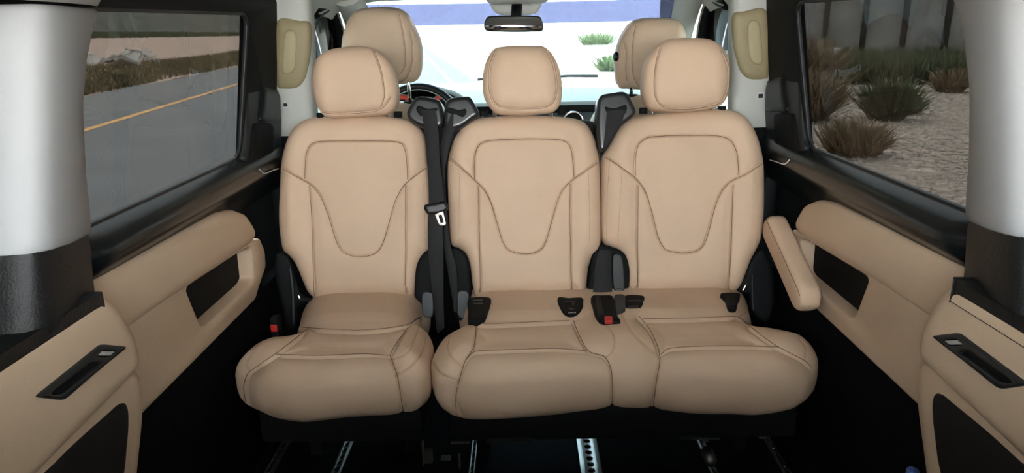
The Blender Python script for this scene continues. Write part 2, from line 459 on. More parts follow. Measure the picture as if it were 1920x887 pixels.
def side(sx):
    L = sx > 0                              # built on the left, mirrored for the right
    side_name = 'left' if L else 'right'
    YZ = dict(ex=Y3, ey=Z3, n=X3)
    def p2(px, x): return to2(px, np.array([x, 0, 0.0]), Y3, Z3, X3)
    wall = plate('wall_' + side_name, [(-0.35, -0.03), (4.2, -0.03), (4.2, 0.9), (3.95, 0.93), (3.10, 1.40), (-0.35, 1.40)],
                 [roundpoly([(1.02, 0.85), (2.10, 0.85), (2.18, 1.325), (1.04, 1.325)], 0.03),
                  roundpoly([(2.46, 0.86), (3.72, 0.88), (3.12, 1.29), (2.46, 1.30)], 0.03)],
                 (-0.86, 0, 0), Y3, Z3, X3, 0.02, BLACKM, mx=sx, warp=lambda V: zx(V, 0))
    tag(wall, 'black inner %s side of the van with beige trim panels' % side_name, kind='structure')
    # window frame of the sliding door
    hole = roundpoly([(1.06, 0.888), (1.945, 0.888), (2.035, 1.282), (1.10, 1.272)], [0.03, 0.05, 0.05, 0.04])
    plate('door_frame', roundpoly([(0.95, 0.86), (2.245, 0.86), (2.275, 1.33), (0.95, 1.33)], 0.02), [hole],
          (-0.80, 0, 0), Y3, Z3, X3, 0.014, BLACKM, wall, bev=0.006, mx=sx, warp=lambda V: zx(V, 0))
    win = tag(plate('window_1' if L else 'window_2', roundpoly([(1.00, 0.835), (2.14, 0.835), (2.20, 1.34), (1.02, 1.34)], 0.03), [],
              (-0.816, 0, 0), Y3, Z3, X3, 0.004, TINT, None, bev=0.0005, mx=sx, warp=lambda V: zx(V, 0)), kind='structure')
    win['label'] = 'dark tinted %s sliding door window' % side_name
    hp = [(-0.806 + 0.1 * max(0, z - 0.885) , y, z) for y, z in hole]
    tube('window_seal', [[(p[0] * sx, p[1], p[2]) for p in hp]], 0.006, RUBBER, wall, sides=6, closed=True)
    # small etched mark in the rear lower corner of the glass
    for k in range(3):
        box('glass_mark', (-0.8145, 1.195 + 0.002 * k, 0.905 + 0.006 * k), (-0.814, 1.215 - 0.003 * k, 0.9075 + 0.006 * k), GREYT, win, bev=0, mx=sx)
    # sill shelf
    sec = [(-0.815, 0.893), (-0.795, 0.886), (-0.770, 0.876), (-0.752, 0.864), (-0.744, 0.848), (-0.748, 0.832), (-0.766, 0.815), (-0.786, 0.800), (-0.800, 0.770), (-0.81, 0.74)]
    rows = []
    for y in (1.00, 1.145, 1.155, 1.17, 1.19, 1.22, 1.5, 1.8, 2.1, 2.22, 2.27, 2.29):
        f = 1.0
        if y < 1.22: f = max(0.12, math.sqrt(max(0, 1 - ((1.22 - max(y, 1.15)) / 0.07) ** 2)))
        if y > 2.2: f = max(0.2, 1 - (y - 2.2) * 8)
        rows.append([(-0.80 + (a + 0.80) * (f if a > -0.80 else 1), y, b) for a, b in sec])
    loft('sill_shelf', rows, SILLM, wall, mx=sx, ang=60)
    # beige upper pad
    x = -0.772
    zc = p2([(252, 612), (478, 455)], x)
    top = p2([(330, 446), (415, 399), (445, 393), (468, 402), (484, 428)], x)
    pad = [(0.98, 0.80)] + [(1.15, 0.80)] + top + p2([(486, 444), (476, 458), (430, 488), (330, 557)], x) + [(1.15, zc[0][1]), (0.98, zc[0][1])]
    pillow('trim_pad', roundpoly(pad, 0.012, 3), (x, 0, 0), Y3, Z3, X3, TRIMB, wall, depth=0.05, rin=0.035, rf=0.018, rb=0.005, nth=160, nr=24, smoothed=True, mx=sx)
    # beige lower panel with the storage pocket opening
    x = -0.782
    pk = roundpoly(p2(crop([(638, 262), (655, 235), (835, 118), (858, 120), (869, 222), (858, 242), (705, 386), (688, 386)], 0, 400, 1.8214), x), 0.010, 4)
    fr = p2([(470, 452), (488, 446), (498, 470), (500, 500), (486, 542)], x)
    zl = 0.485
    low = [(0.98, zl), (0.98, zc[0][1] + 0.02), (1.15, zc[0][1] + 0.02)] + fr + [(fr[-1][0] - 0.03, zl)]
    plate('trim_panel', roundpoly(low, 0.012, 4), [pk], (x, 0, 0), Y3, Z3, X3, 0.045, TRIMB, wall, bev=0.008, mx=sx)
    box('storage_pocket', (-0.838, 1.40, 0.48), (-0.825, 2.02, 0.76), BLACKM, wall, bev=0.002, mx=sx)
    box('lower_trim', (-0.838, 0.6, 0.0), (-0.80, 2.3, 0.482), CARPET, wall, bev=0.004, mx=sx)
    # rear quarter: black band, beige card, handle, speaker, grey pillar
    x = -0.700
    ce = p2([(272, 691), (82, 887)], x)
    k = (ce[0][1] - ce[1][1]) / (ce[0][0] - ce[1][0])
    card = [(0.0, 0.812), (1.075, 0.815), (1.115, 0.775), (1.145, 0.715), (1.152, 0.67), (1.145, ce[0][1]), (0.0, ce[0][1] - k * 1.145)]
    pillow('quarter_panel', roundpoly(card, 0.02, 3), (x, 0, 0), Y3, Z3, X3, TRIMB, wall, depth=0.11, rin=0.03, rf=0.016, rb=0.02, nth=200, nr=24, smoothed=True, mx=sx)
    xl = -0.716
    f2 = p2([(270, 700), (274, 740), (275, 762), (272, 800), (268, 840), (262, 900)], xl)
    lc = [(0.0, ce[0][1] - k * 1.145 + 0.02), (1.10, ce[0][1] + 0.015)] + f2 + [(f2[-1][0] - 0.02, 0.30), (0.0, 0.30)]
    pillow('lower_panel', roundpoly(lc, 0.008, 3), (xl, 0, 0), Y3, Z3, X3, TRIMB, wall, depth=0.11, rin=0.02, rf=0.010, rb=0.02, nth=200, nr=16, smoothed=True, mx=sx)
    gp = p2(crop([(150, 950), (230, 887), (400, 722), (560, 580), (605, 540), (640, 533), (657, 570), (659, 650), (650, 760), (636, 890), (600, 1000), (150, 1100)], 0, 560, 2.713), xl + 0.002)
    g = pillow('speaker_grille', gp, (xl + 0.003, 0, 0), Y3, Z3, X3, GRILLE, wall, depth=0.012, rin=0.012, rf=0.003, rb=0.001, nth=120, nr=12, mx=sx)
    xh = -0.692
    B = p2(crop([(200, 500), (530, 232), (650, 243), (335, 517)], 0, 560, 2.713), xh)
    Hh = p2(crop([(262, 487), (468, 325), (520, 328), (318, 487)], 0, 560, 2.713), xh)
    H2 = p2(crop([(498, 293), (530, 262), (590, 266), (560, 296)], 0, 560, 2.713), xh)
    hd = plate('pull_handle', roundpoly(B, 0.008, 4), [roundpoly(Hh, 0.006, 4), roundpoly(H2, 0.003, 3)], (xh, 0, 0), Y3, Z3, X3, 0.012, DKGREY, wall, bev=0.003, mx=sx)
    cy = sum(p[0] for p in B) / 4; cz = sum(p[1] for p in B) / 4
    plate('handle_well', roundpoly([(cy + (a - cy) * 0.9, cz + (b - cz) * 0.9) for a, b in B], 0.006, 3), [], (-0.6985, 0, 0), Y3, Z3, X3, 0.004, BLACKM, hd, bev=0.0005, mx=sx)
    H3 = p2(crop([(508, 290), (524, 268), (582, 269), (560, 290)], 0, 560, 2.713), xh)
    plate('window_switch', roundpoly(H3, 0.002, 3), [], (xh + 0.001, 0, 0), Y3, Z3, X3, 0.006, SILVER, hd, bev=0.001, mx=sx)
    yc = lambda z: 0.958 + 0.32 * (z - 0.926)
    ye = lambda z: float(np.interp(z, [0.80, 0.896, 1.005, 1.111, 1.198, 1.279, 1.35], [1.115, 1.14, 1.164, 1.19, 1.23, 1.291, 1.35]))
    def psec(z, inset=0.0):
        c, e = yc(z), ye(z)
        return [(-0.90, c - 0.030 + inset), (-0.82, c - 0.026 + inset), (-0.745, c - 0.022 + inset), (-0.717, c - 0.015 + inset), (-0.704 - inset, c), (-0.701 - inset, c + 0.022),
                (-0.709 - inset, c + 0.075), (-0.725 - inset, c + 0.125), (-0.742 - inset, e - 0.012), (-0.752 - inset, e - inset * 0.5), (-0.86, e + 0.004 - inset * 0.5)]
    def prow(z, inset=0.0, dz=0.0): return [(a, b, z + dz - 0.13 * (max(b, yc(z)) - yc(z)) * (1 if z < 1.0 else 0)) for a, b in psec(z, inset)]
    loft('pillar_trim', [prow(0.926, 0.03, -0.004), prow(0.926, 0.006, -0.004), prow(0.926, 0.001), prow(0.94)] + [prow(z) for z in np.linspace(1.0, 1.262, 8)] + [prow(1.268, 0.001), prow(1.272, 0.006), prow(1.272, 0.03)], GREYT, wall, mx=sx, ang=60)
    loft('quarter_band', [prow(0.926, 0.006, 0.01), prow(0.90, 0.003), prow(0.87, 0.002), prow(0.84, 0.0), prow(0.822, -0.002), prow(0.806, -0.001), prow(0.798, 0.008), prow(0.79, 0.02)], BANDM, wall, mx=sx, ang=60)
    box('quarter_ledge', (-0.86, -0.30, 0.78), (-0.7015, 1.072, 0.819), BANDM, wall, bev=0.003, mx=sx)
    box('rear_gap_blocker', (-0.86, -0.34, 0.0), (-0.70, -0.10, 1.39), GREYT, wall, bev=0.02, mx=sx)  # added out of view to close light gaps beside the bench
    rr_ = [[(-0.705, y, 1.276), (-0.698, y, 1.285), (-0.692, y, 1.31), (-0.68, y, 1.35), (-0.66, y, 1.40)] for y in (-0.35, 0.9, 1.05, 1.12)]
    rr_ += [[(-0.705 - d, y, 1.276), (-0.698 - d, y, 1.285), (-0.692 - d, y + 0.01, 1.31), (-0.68 - d, y + 0.03, 1.35), (-0.66 - d, y + 0.05, 1.40)] for d, y in ((0.012, 1.20), (0.035, 1.27), (0.06, 1.31), (0.11, 1.325))]
    loft('roof_rail_trim', rr_, GREYT, wall, mx=sx)
    # pillar cover with latch recess in front of the window
    x = -0.782
    wv = lambda o: o
    pc = p2(crop([(110, 15), (225, 18), (240, 70), (290, 125), (345, 160), (372, 190), (378, 400), (372, 640), (360, 800), (200, 790), (85, 720), (95, 640), (102, 400)], 440, 130, 4.225), x)
    pillow('pillar_cover', pc, (x, 0, 0), Y3, Z3, X3, DKGREY, wall, depth=0.02, rin=0.012, rf=0.006, rb=0.004, nth=140, nr=14, mx=sx)
    lz = p2(crop([(212, 155), (240, 142), (275, 150), (335, 190), (347, 300), (347, 400), (270, 412), (192, 412), (200, 300)], 440, 130, 4.225), x)
    pillow('latch_cover', lz, (x + 0.012, 0, 0), Y3, Z3, X3, BLACK, wall, depth=0.02, rin=0.02, rf=0.010, rb=0.002, nth=100, nr=12, mx=sx)
    lp = p2(crop([(150, 430), (250, 425), (290, 450), (288, 600), (285, 700), (240, 770), (120, 745), (128, 600), (138, 460)], 440, 130, 4.225), x)
    pillow('latch_pocket', lp, (x + 0.010, 0, 0), Y3, Z3, X3, BLACKM, wall, depth=0.018, rin=0.015, rf=0.008, rb=0.002, nth=100, nr=12, mx=sx)
    pts = [hit(u, v, x=-0.742) for u, v in ((486, 317), (493, 324), (500, 324), (510, 320), (522, 316))]
    tube('thin_white_tube', [[(p[0] * sx, p[1], p[2]) for p in smooth(pts, 16, False)]], 0.0016, WHITE, wall, sides=6)  # thin white tube near the front end of the sill
    for q, (u, v) in enumerate(((100, 525), (115, 150))):
        pass
    # door pillar behind the seats
    sec = [(-0.86, 2.30), (-0.80, 2.266), (-0.705, 2.262), (-0.690, 2.267), (-0.681, 2.285), (-0.690, 2.36), (-0.72, 2.43), (-0.86, 2.45)]
    pil = loft('door_pillar', [[(a + 0.06 * max(0, z - 0.95), b, z) for a, b in sec] for z in (0.90, 0.95, 1.1, 1.2, 1.40)], WHITET, wall, mx=sx, ang=60)
    loft('lower_pillar_cover', [[(a + 0.004, b - 0.003, z) for a, b in sec] for z in (0.0, 0.3, 0.6, 0.905)], BLACKM, wall, mx=sx, ang=60)
    O = np.array([0, 2.252, 0.0])
    pp = to2(crop([(50, 118), (180, 112), (222, 122), (236, 170), (228, 330), (208, 440), (165, 488), (90, 495), (50, 480)], 500, 0, 2.9575), O, X3, Z3, -Y3)
    pd = pillow('pillar_pad', pp, O, X3, Z3, -Y3, PADT, wall, depth=0.03, rin=0.025, rf=0.016, rb=0.003, nth=110, nr=16, mx=sx)
    O2 = np.array([0, 2.246, 0.0])
    pp = to2(crop([(98, 180), (130, 165), (155, 180), (163, 230), (152, 380), (122, 410), (85, 400), (88, 250)], 500, 0, 2.9575), O2, X3, Z3, -Y3)
    pillow('pad_insert', pp, O2, X3, Z3, -Y3, mat('pad_insert_beige', (0.40, 0.34, 0.20), 0.55), pd, depth=0.012, rin=0.012, rf=0.006, rb=0.002, nth=80, nr=12, mx=sx)
    a = hit(530.5, 191.5, y=2.262); b = hit(541.5, 201.5, y=2.262)
    sl = box('belt_height_slot', (a[0], 2.258, b[2]), (b[0], 2.275, a[2]), WHITE, pil, bev=0.002, mx=sx)
    box('slot_button', (a[0] + 0.002, 2.256, b[2] + 0.003), (b[0] - 0.002, 2.27, a[2] - 0.003), BLACK, pil, bev=0.001, mx=sx)
    # front door window
    w4 = tag(plate('window_4' if L else 'window_5', roundpoly([(2.40, 0.84), (3.76, 0.86), (3.14, 1.31), (2.40, 1.32)], 0.03), [],
             (-0.842, 0, 0), Y3, Z3, X3, 0.004, CLEAR, None, bev=0.0005, mx=sx, warp=lambda V: zx(V, 0)), kind='structure')
    w4['label'] = '%s front door window with dark film' % side_name
    fl = to2([(570, 8), (620, 0), (650, 110), (600, 110), (585, 58)], np.array([-0.80, 0, 0.0]), Y3, Z3, X3)
    plate('window_film', fl, [], (-0.838, 0, 0), Y3, Z3, X3, 0.002, FILMD, w4, bev=0.0003, mx=sx, warp=lambda V: zx(V, 0))
    pts = smooth([hit(u, v, x=-0.795) for u, v in ((590, 24), (604, 17), (616, 11), (624, 22), (631, 40), (637, 62), (643, 100), (652, 150))], 40, False)
    tube('front_door_frame', [[(p[0] * sx, p[1], p[2]) for p in pts]], 0.024, BLACKM, wall, sides=10)
    pts2 = [(p[0] + 0.022, p[1] - 0.012, p[2] - 0.004) for p in pts]
    tube('frame_trim', [[(p[0] * sx, p[1], p[2]) for p in pts2]], 0.0035, SILVER, wall, sides=6)
    box('front_door_panel', (-0.855, 2.44, 0.0), (-0.78, 3.6, 0.87), DKGREY, wall, bev=0.02, mx=sx)
    # windscreen pillar
    pts = [(-0.69, 2.93, 1.372), (-0.695, 3.05, 1.345), (-0.715, 3.25, 1.255), (-0.745, 3.5, 1.125), (-0.775, 3.75, 0.985), (-0.79, 3.88, 0.90)]
    rows = []
    for p in smooth(pts, 14, False):
        rows.append([(p[0] + 0.062 * math.cos(a) - 0.01, p[1] + 0.02 * math.sin(a), p[2] + 0.045 * math.sin(a)) for a in np.linspace(0, 2 * math.pi, 13)[:-1]])
    loft('windscreen_pillar', rows, WHITET, wall, closed=True, caps=True, mx=sx, ang=70)
    return wall
wall_left = side(1)
wall_right = side(-1)

# ceiling
half = [(-0.84, 1.29), (-0.80, 1.312), (-0.775, 1.34), (-0.72, 1.372), (-0.6, 1.395), (-0.3, 1.41)]
sec = half + [(0, 1.415)] + [(-a, b) for a, b in reversed(half)]
rows = []
for y, dz in ((-0.35, 0), (1.5, 0), (2.3, -0.012), (2.75, -0.028), (2.98, -0.045), (3.06, -0.058), (3.10, -0.050), (3.12, -0.03)):
    rows.append([(a, y + 0.04 * (1 - (a / 0.84) ** 2) * (y > 2.9), b + dz * (1 - 0.5 * (abs(a) / 0.84) ** 2)) for a, b in sec])
under = np.array(rows)
up = under.copy(); up[:, :, 2] += 0.03
ceiling = tag(sheet('ceiling', under, 0.03, (0, 0, 1), HEADL), kind='structure')
ceiling['label'] = 'pale grey headliner above the seats'
con = box('overhead_console', (-0.135, 2.78, 1.325), (0.115, 2.985, 1.40), WHITET, ceiling, bev=0.03, seg=4)
for s in (-1, 1):
    box('reading_lamp', (-0.01 + s * 0.085 - 0.026, 2.776, 1.342), (-0.01 + s * 0.085 + 0.026, 2.80, 1.362), WHITE, con, bev=0.006)
    box('lamp_switch', (-0.01 + s * 0.042 - 0.014, 2.777, 1.335), (-0.01 + s * 0.042 + 0.014, 2.80, 1.365), GREYT, con, bev=0.005)
# sensor cover hanging on the windscreen behind the mirror
O = np.array([0, 3.02, 0.0])
pillow('sensor_cover', to2([(920, 4), (1016, 4), (1013, 14), (1006, 24), (990, 28), (940, 28), (927, 22)], O, X3, Z3, -Y3), O, X3, Z3, -Y3, WHITET, ceiling, depth=0.05, rin=0.02, rf=0.012, rb=0.005, nth=80, nr=10)

# windscreen
def wsp(s, t):                                # s 0 top .. 1 bottom, t -1..1
    x = t * (0.70 + 0.07 * s); c = 1 - t * t
    y = 3.05 + 0.10 * c + s * (0.72 + 0.14 * c); z = 1.352 - 0.425 * s - 0.03 * s * (1 - s) * -1
    return (x, y, z)
G = [[wsp(s, t) for t in np.linspace(-1, 1, 25)] for s in np.linspace(0, 1, 9)]
ws = tag(sheet('window_3', G, 0.004, (0, 0.5, 0.85), CLEAR), 'wide windscreen with a blue sun strip along its top', kind='structure')
G = [[wsp(s, t) for t in np.linspace(-0.985, 0.985, 25)] for s in np.linspace(0.012, 0.225, 4)]
sheet('sun_strip', np.array(G) + np.array([0, -0.006, -0.010]), 0.001, (0, 0.5, 0.85), FILM, ws)
for (t0, s0, t1, s1) in ((-0.32, 0.99, -0.05, 0.955), (0.12, 0.985, 0.55, 0.965)):
    a = np.array(wsp(s0, t0)) + [0, 0.02, 0.03]; b = np.array(wsp(s1, t1)) + [0, 0.02, 0.03]
    tube('wiper', [[a, (a + b) / 2 + np.array([0, 0, 0.006]), b]], 0.008, RUBBER, ws, sides=6)

# ------------------------------------------------------------------ dashboard
dash = tag(empty('dashboard', (0, 3.5, 0)), 'grey dashboard under the windscreen with instrument hood and red dials', 'dashboard')
secd = [(3.30, 0.30), (3.28, 0.70), (3.25, 0.83), (3.245, 0.855)]
rows = [[(x, y - 0.02 + 0.06 * (x / 0.8) ** 2 * 0, z) for y, z in secd] for x in (-0.80, -0.4, 0, 0.4, 0.80)]
adopt(loft('fascia', rows, DASHL, None), dash)
adopt(box('firewall', (-0.80, 3.33, 0.0), (0.80, 3.38, 0.84), BLACKM, None, bev=0.004), dash)
secd = [(3.24, 0.85), (3.225, 0.858), (3.222, 0.872), (3.23, 0.889), (3.25, 0.897), (3.28, 0.900)]
adopt(loft('dash_lip', [[(x, y, z) for y, z in secd] for x in np.linspace(-0.8, 0.8, 9)], BLACKM, None), dash)
secd = [(3.28, 0.8995), (3.36, 0.908), (3.55, 0.918), (3.80, 0.922), (4.05, 0.905), (4.1, 0.80)]
adopt(loft('dash_top', [[(x, y, z) for y, z in secd] for x in np.linspace(-0.8, 0.8, 9)], DASH, None), dash)
# instrument hood: an arch over the dials
rows = []
for y, sc_ in ((3.15, 1.0), (3.16, 1.03), (3.30, 1.02), (3.48, 0.85)):
    rows.append([(-0.455 + 0.215 * sc_ * math.cos(a), y, 0.845 + 0.135 * sc_ * max(0, math.sin(a)) ** 0.8) for a in np.linspace(0, math.pi, 19)])
rows.append([(-0.455 + 0.05 * math.cos(a), 3.52, 0.85 + 0.05 * math.sin(a)) for a in np.linspace(0, math.pi, 19)])
adopt(loft('instrument_hood', rows, BLACKM, None, ang=60), dash)
adopt(box('instrument_panel', (-0.62, 3.22, 0.80), (-0.29, 3.25, 0.93), BLACKM, None, bev=0.01), dash)
def disc(name, c, r, m, th=0.01, ring=None):
    pts = [(r * math.cos(a), r * math.sin(a)) for a in np.linspace(0, 2 * math.pi, 33)[:-1]]
    o = plate(name, pts, [], c, X3, Z3, -Y3, th, m, None, bev=0.001)
    return o
for cx in (-0.545, -0.355):
    dl = adopt(disc('dial', (cx, 3.212, 0.895), 0.055, REDD), dash)
    t = tube('dial_ring', [[(cx + 0.058 * math.cos(a), 3.21, 0.895 + 0.058 * math.sin(a)) for a in np.linspace(0, 2 * math.pi, 33)[:-1]]], 0.003, SILVER, None, closed=True)
    t.parent = dl
    f = disc('dial_face', (cx, 3.2105, 0.895), 0.036, BLACKM, th=0.004); f.parent = dl
for cx in (-0.215, 0.235, -0.70, 0.70):
    v = adopt(disc('air_vent', (cx, 3.215, 0.815), 0.042, BLACKM, th=0.02), dash)
    t = tube('vent_ring', [[(cx + 0.044 * math.cos(a), 3.213, 0.815 + 0.044 * math.sin(a)) for a in np.linspace(0, 2 * math.pi, 33)[:-1]]], 0.005, CHROME, None, closed=True)
    t.parent = v
adopt(box('glovebox_panel', (0.30, 3.222, 0.60), (0.66, 3.25, 0.80), DASHL, None, bev=0.012), dash)
# steering wheel
stw = tag(empty('steering_wheel', (-0.455, 3.02, 0.83)), 'dark steering wheel behind the driver headrest', 'steering wheel')
def wh(a, r, o=0.0):
    p = Vector((r * math.cos(a), 0, r * math.sin(a)))
    p.rotate(Matrix.Rotation(math.radians(-24), 3, 'X'))
    return Vector((-0.455, 3.02, 0.83)) + p + Vector((0, o, 0))
adopt(tube('rim', [[wh(a, 0.182) for a in np.linspace(0, 2 * math.pi, 65)[:-1]]], 0.0155, BLACK, None, sides=12, closed=True), stw)
adopt(tube('rim_trim', [[wh(a, 0.167, -0.006) for a in np.linspace(0.15, math.pi - 0.15, 33)]], 0.0025, SILVER, None, sides=6), stw)
for a in (math.radians(-90), math.radians(8), math.radians(172)):
    adopt(tube('spoke', [[wh(a, 0.03), wh(a, 0.175)]], 0.016, BLACK, None), stw)
hubp = pillow('hub', [(0.085 * math.cos(a), 0.07 * math.sin(a)) for a in np.linspace(0, 2 * math.pi, 25)[:-1]], (-0.455, 3.0, 0.83), X3, (0, 0.4, 0.92), (0, -0.92, 0.4), BLACK, None, depth=0.06, rin=0.04, rf=0.02, rb=0.01, nth=60, nr=10)
adopt(hubp, stw)

# ------------------------------------------------------------------ rear-view mirror
mir = tag(empty('rearview_mirror', (-0.02, 2.95, 1.25)), 'black framed rear-view mirror hanging from the windscreen', 'mirror')
O = np.array([0, 2.93, 0.0])
mo = to2(crop([(318, 150), (322, 115), (345, 90), (480, 86), (600, 88), (632, 96), (645, 130), (647, 160), (635, 174), (480, 178), (335, 172)], 800, 0, 2.9575), O, X3, Z3, -Y3)
adopt(pillow('mirror_housing', mo, O, X3, Z3, -Y3, BLACK, None, depth=0.035, rin=0.012, rf=0.008, rb=0.015, nth=100, nr=10), mir)
c = np.mean(mo, 0)
mg = [(c[0] + (p[0] - c[0]) * 0.95, c[1] + (p[1] - c[1]) * 0.84) for p in smooth(mo, 60)]
tl = math.radians(3)
adopt(plate('mirror_glass', mg, [], (0, 2.9275, 0), X3, Z3, (0, -1, 0), 0.003, MIRROR, None, bev=0.0005, warp=lambda V: V + np.stack([V[:, 0] * 0, (V[:, 2] - 1.25) * 0.030 + (V[:, 0] + 0.03) * 0.015, V[:, 0] * 0], 1)), mir)
adopt(tube('mirror_mount', [[(-0.018, 2.95, 1.268), (-0.016, 2.975, 1.29), (-0.012, 3.0, 1.335)]], 0.022, BLACKM, None), mir)

# ================================================================== SEATS
BN = np.array([0, -0.9656, 0.26]); BY = np.array([0, 0.26, 0.9656]); BO = np.array([0, 1.95, 0.46])
HN = np.array([0, -0.985, 0.1725]); HY = np.array([0, 0.1725, 0.985]); HO = np.array([0, 2.045, 1.05])

def backrest(parent, outline, seams, stitches):
    o2 = to2(outline, BO, X3, BY, BN)
    c = (np.min(o2, 0) + np.max(o2, 0)) / 2
    def hf(P):
        a = np.clip((np.abs(P[:, 0] - c[0]) - 0.12) / 0.07, 0, 1)
        b = np.clip((P[:, 1] - c[1]) / 0.20 - 0.2, 0, 1)
        return 0.010 * (a * a * (3 - 2 * a)) + 0.006 * b
    o = pillow('backrest', o2, BO, X3, BY, BN, LEATHER, None, depth=0.12, rin=0.05, rf=0.04, rb=0.03, nth=640, nr=130, hfun=hf)
    groove(o, seams, w=0.0032, depth=0.0065, puff=0.004, wp=0.02)
    shade_and_threads(o, seams, 'seam', SEAM_SHADE, rad=0.0010, lift=0.0004)
    if stitches:
        shade_and_threads(o, stitches, 'stitching', THREAD, rad=0.0008, lift=0.0003, dashed=True)
    return adopt(o, parent)
def headrest(parent, outline, seams, O=HO, n=HN, ey=HY, m=LEATHER, depth=0.12, nth=420, nr=80, post=True, dark=True, pz=None):
    o2 = to2(outline, O, X3, ey, n)
    o = pillow('headrest', o2, O, X3, ey, n, m, None, depth=depth, rin=0.06, rf=0.045, rb=0.045, nth=nth, nr=nr)
    if seams:
        groove(o, seams, w=0.003, depth=0.0035, puff=0.002, wp=0.015)
        shade_and_threads(o, seams, 'seam', SEAM_SHADE if dark else THREAD, rad=0.0008, lift=0.0003)
    if post:
        c = (np.min(o2, 0) + np.max(o2, 0)) / 2; zb = np.min(o2, 0)[1]
        for s in (-1, 1):
            a = np.asarray(O) + X3 * (c[0] + s * 0.085) + ey * (zb + 0.03) - n * 0.085
            b = np.asarray(O) + X3 * (c[0] + s * 0.085) + ey * (zb - 0.06) - n * 0.085
            tube('headrest_post', [[a, b]], 0.006, CHROME, o)
            b = b + X3 * s * 0.033
            tube('post_collar', [[b + ey * 0.06, b + ey * 0.078]], 0.013, BLACKM, o)
    return adopt(o, parent)
def cushion(parent, pts, backy, seams, stitches, nth, nr, panels):
    P = []
    for u, v, z in pts:
        q = hit(u, v, z=z); P.append((q[0], q[1]))
    P = [(P[0][0], backy)] + P + [(P[-1][0], backy)]
    P = np.array(P)
    ys = P[:, 1]
    def hf(Q):
        r = np.clip((Q[:, 1] - 1.76) / 0.05, 0, 1)               # rear roll rises slightly
        t = np.clip((1.62 - Q[:, 1]) / 0.10, 0, 1)
        return 0.006 * r - 0.012 * t
    o = pillow('cushion', P, (0, 0, 0.462), X3, Y3, Z3, LEATHER, None, depth=0.195, rin=0.115, rf=0.085, rb=0.075, nth=nth, nr=nr, hfun=hf,
               center=((P[:, 0].max() + P[:, 0].min()) / 2, 1.74))
    recess(o, panels)
    groove(o, seams, w=0.0036, depth=0.009, puff=0.008, wp=0.020)
    shade_and_threads(o, seams, 'seam', SEAM_SHADE, rad=0.0010, lift=0.0004)
    groove(o, stitches, w=0.003, depth=0.003, puff=0.001, wp=0.015)
    shade_and_threads(o, stitches, 'stitching', THREAD, rad=0.0009, lift=0.0003)
    return adopt(o, parent)
def flatpad(name, px, O, n, m, parent, depth=0.03, rin=0.015, rf=0.01, off=0.0, nth=90, nr=10, sub=False):
    n = np.asarray(n, float); n = n / np.linalg.norm(n)
    ey = np.cross(n, X3); ey = ey / np.linalg.norm(ey)
    if ey[2] < 0: ey = -ey
    O = np.asarray(O, float) + off * n
    o = pillow(name, to2(px, O, X3, ey, n), O, X3, ey, n, m, None, depth=depth, rin=rin, rf=rf, rb=min(0.006, depth * 0.3), nth=nth, nr=nr)
    if sub: o.parent = parent
    else: adopt(o, parent)
    return o
def ribbon(name, lp, rp, O, n, m, parent, off=0.02, sub=False, ns=40):
    O = np.asarray(O, float) + off * np.asarray(n, float)
    Lp = smooth([hitp(u, v, O, n) for u, v in lp], ns, False); Rp = smooth([hitp(u, v, O, n) for u, v in rp], ns, False)
    G = []
    for a, b in zip(Lp, Rp):
        row = []
        for t in np.linspace(0, 1, 5): row.append(a + (b - a) * t + n * 0.003 * math.sin(math.pi * t))
        G.append(row)
    o = sheet(name, G, 0.0014, -np.asarray(n, float), m)
    if sub: o.parent = parent
    else: adopt(o, parent)
    return o

# ---- single seat on the left
s1 = tag(empty('single_seat', (-0.48, 1.80, 0)), 'beige leather single seat standing apart at the left of the row', 'seat')
c1 = lambda p: crop(p, 500, 170, 1.97)
out1 = [(652, 213), (728, 215), (764, 223), (784, 237), (794, 259), (799, 302), (803, 343), (804.5, 398), (803, 450), (800, 471), (791, 479), (782, 497), (778, 525), (776, 548), (768, 555), (678, 558), (593, 562), (580, 559), (570, 548), (560, 525), (548, 497), (536, 481), (525, 472), (520, 454), (516, 409), (518, 348), (521, 302), (528, 271), (541, 241), (561, 224), (586, 216)]
A1 = c1([(140, 326), (144, 250), (152, 215), (170, 194), (200, 187), (330, 185), (465, 187), (497, 196), (511, 222), (517, 260), (520, 328)])
V1 = c1([(42, 283), (90, 308), (150, 340), (190, 378), (225, 455), (255, 552), (276, 592), (310, 610), (345, 613), (385, 608), (416, 588), (440, 530), (470, 420), (498, 362), (525, 333), (592, 286)])
L1 = c1([(157, 352), (165, 450), (170, 600), (173, 700), (176, 768)]); R1 = c1([(512, 348), (512, 500), (513, 620), (514, 752)])
b1 = backrest(s1, out1, [A1, V1, L1, R1], [c1([(76, 312), (72, 400), (72, 500), (78, 590)]), c1([(579, 350), (583, 440), (585, 560)])])
h1c = lambda p: crop(p, 500, 0, 2.9575)
headrest(s1, h1c([(400, 250), (470, 244), (540, 248), (600, 270), (655, 318), (692, 400), (711, 480), (710, 555), (690, 600), (640, 628), (480, 645), (330, 650), (290, 632), (258, 585), (234, 510), (227, 430), (240, 345), (275, 292), (330, 263)]),
         [h1c([(598, 285), (630, 370), (650, 470), (652, 540), (636, 590)]), h1c([(232, 455), (262, 585), (300, 620), (380, 632), (480, 630), (600, 618), (648, 596), (690, 540)])])
c2 = lambda p: crop(p, 420, 500, 2.2917)
cpts1 = [(553, 585, .455), (548, 612, .45), (507, 624, .44), (464, 653, .42), (441, 696, .39), (446, 730, .345), (459, 757, .31), (498, 788, .29), (551, 804, .28), (594, 802, .28), (638, 797, .28), (699, 791, .28), (756, 786, .28), (791, 773, .29), (805, 744, .32), (807, 700, .38), (809, 660, .41), (812, 627, .43), (806, 600, .45), (791, 588, .455), (788, 556, .455)]
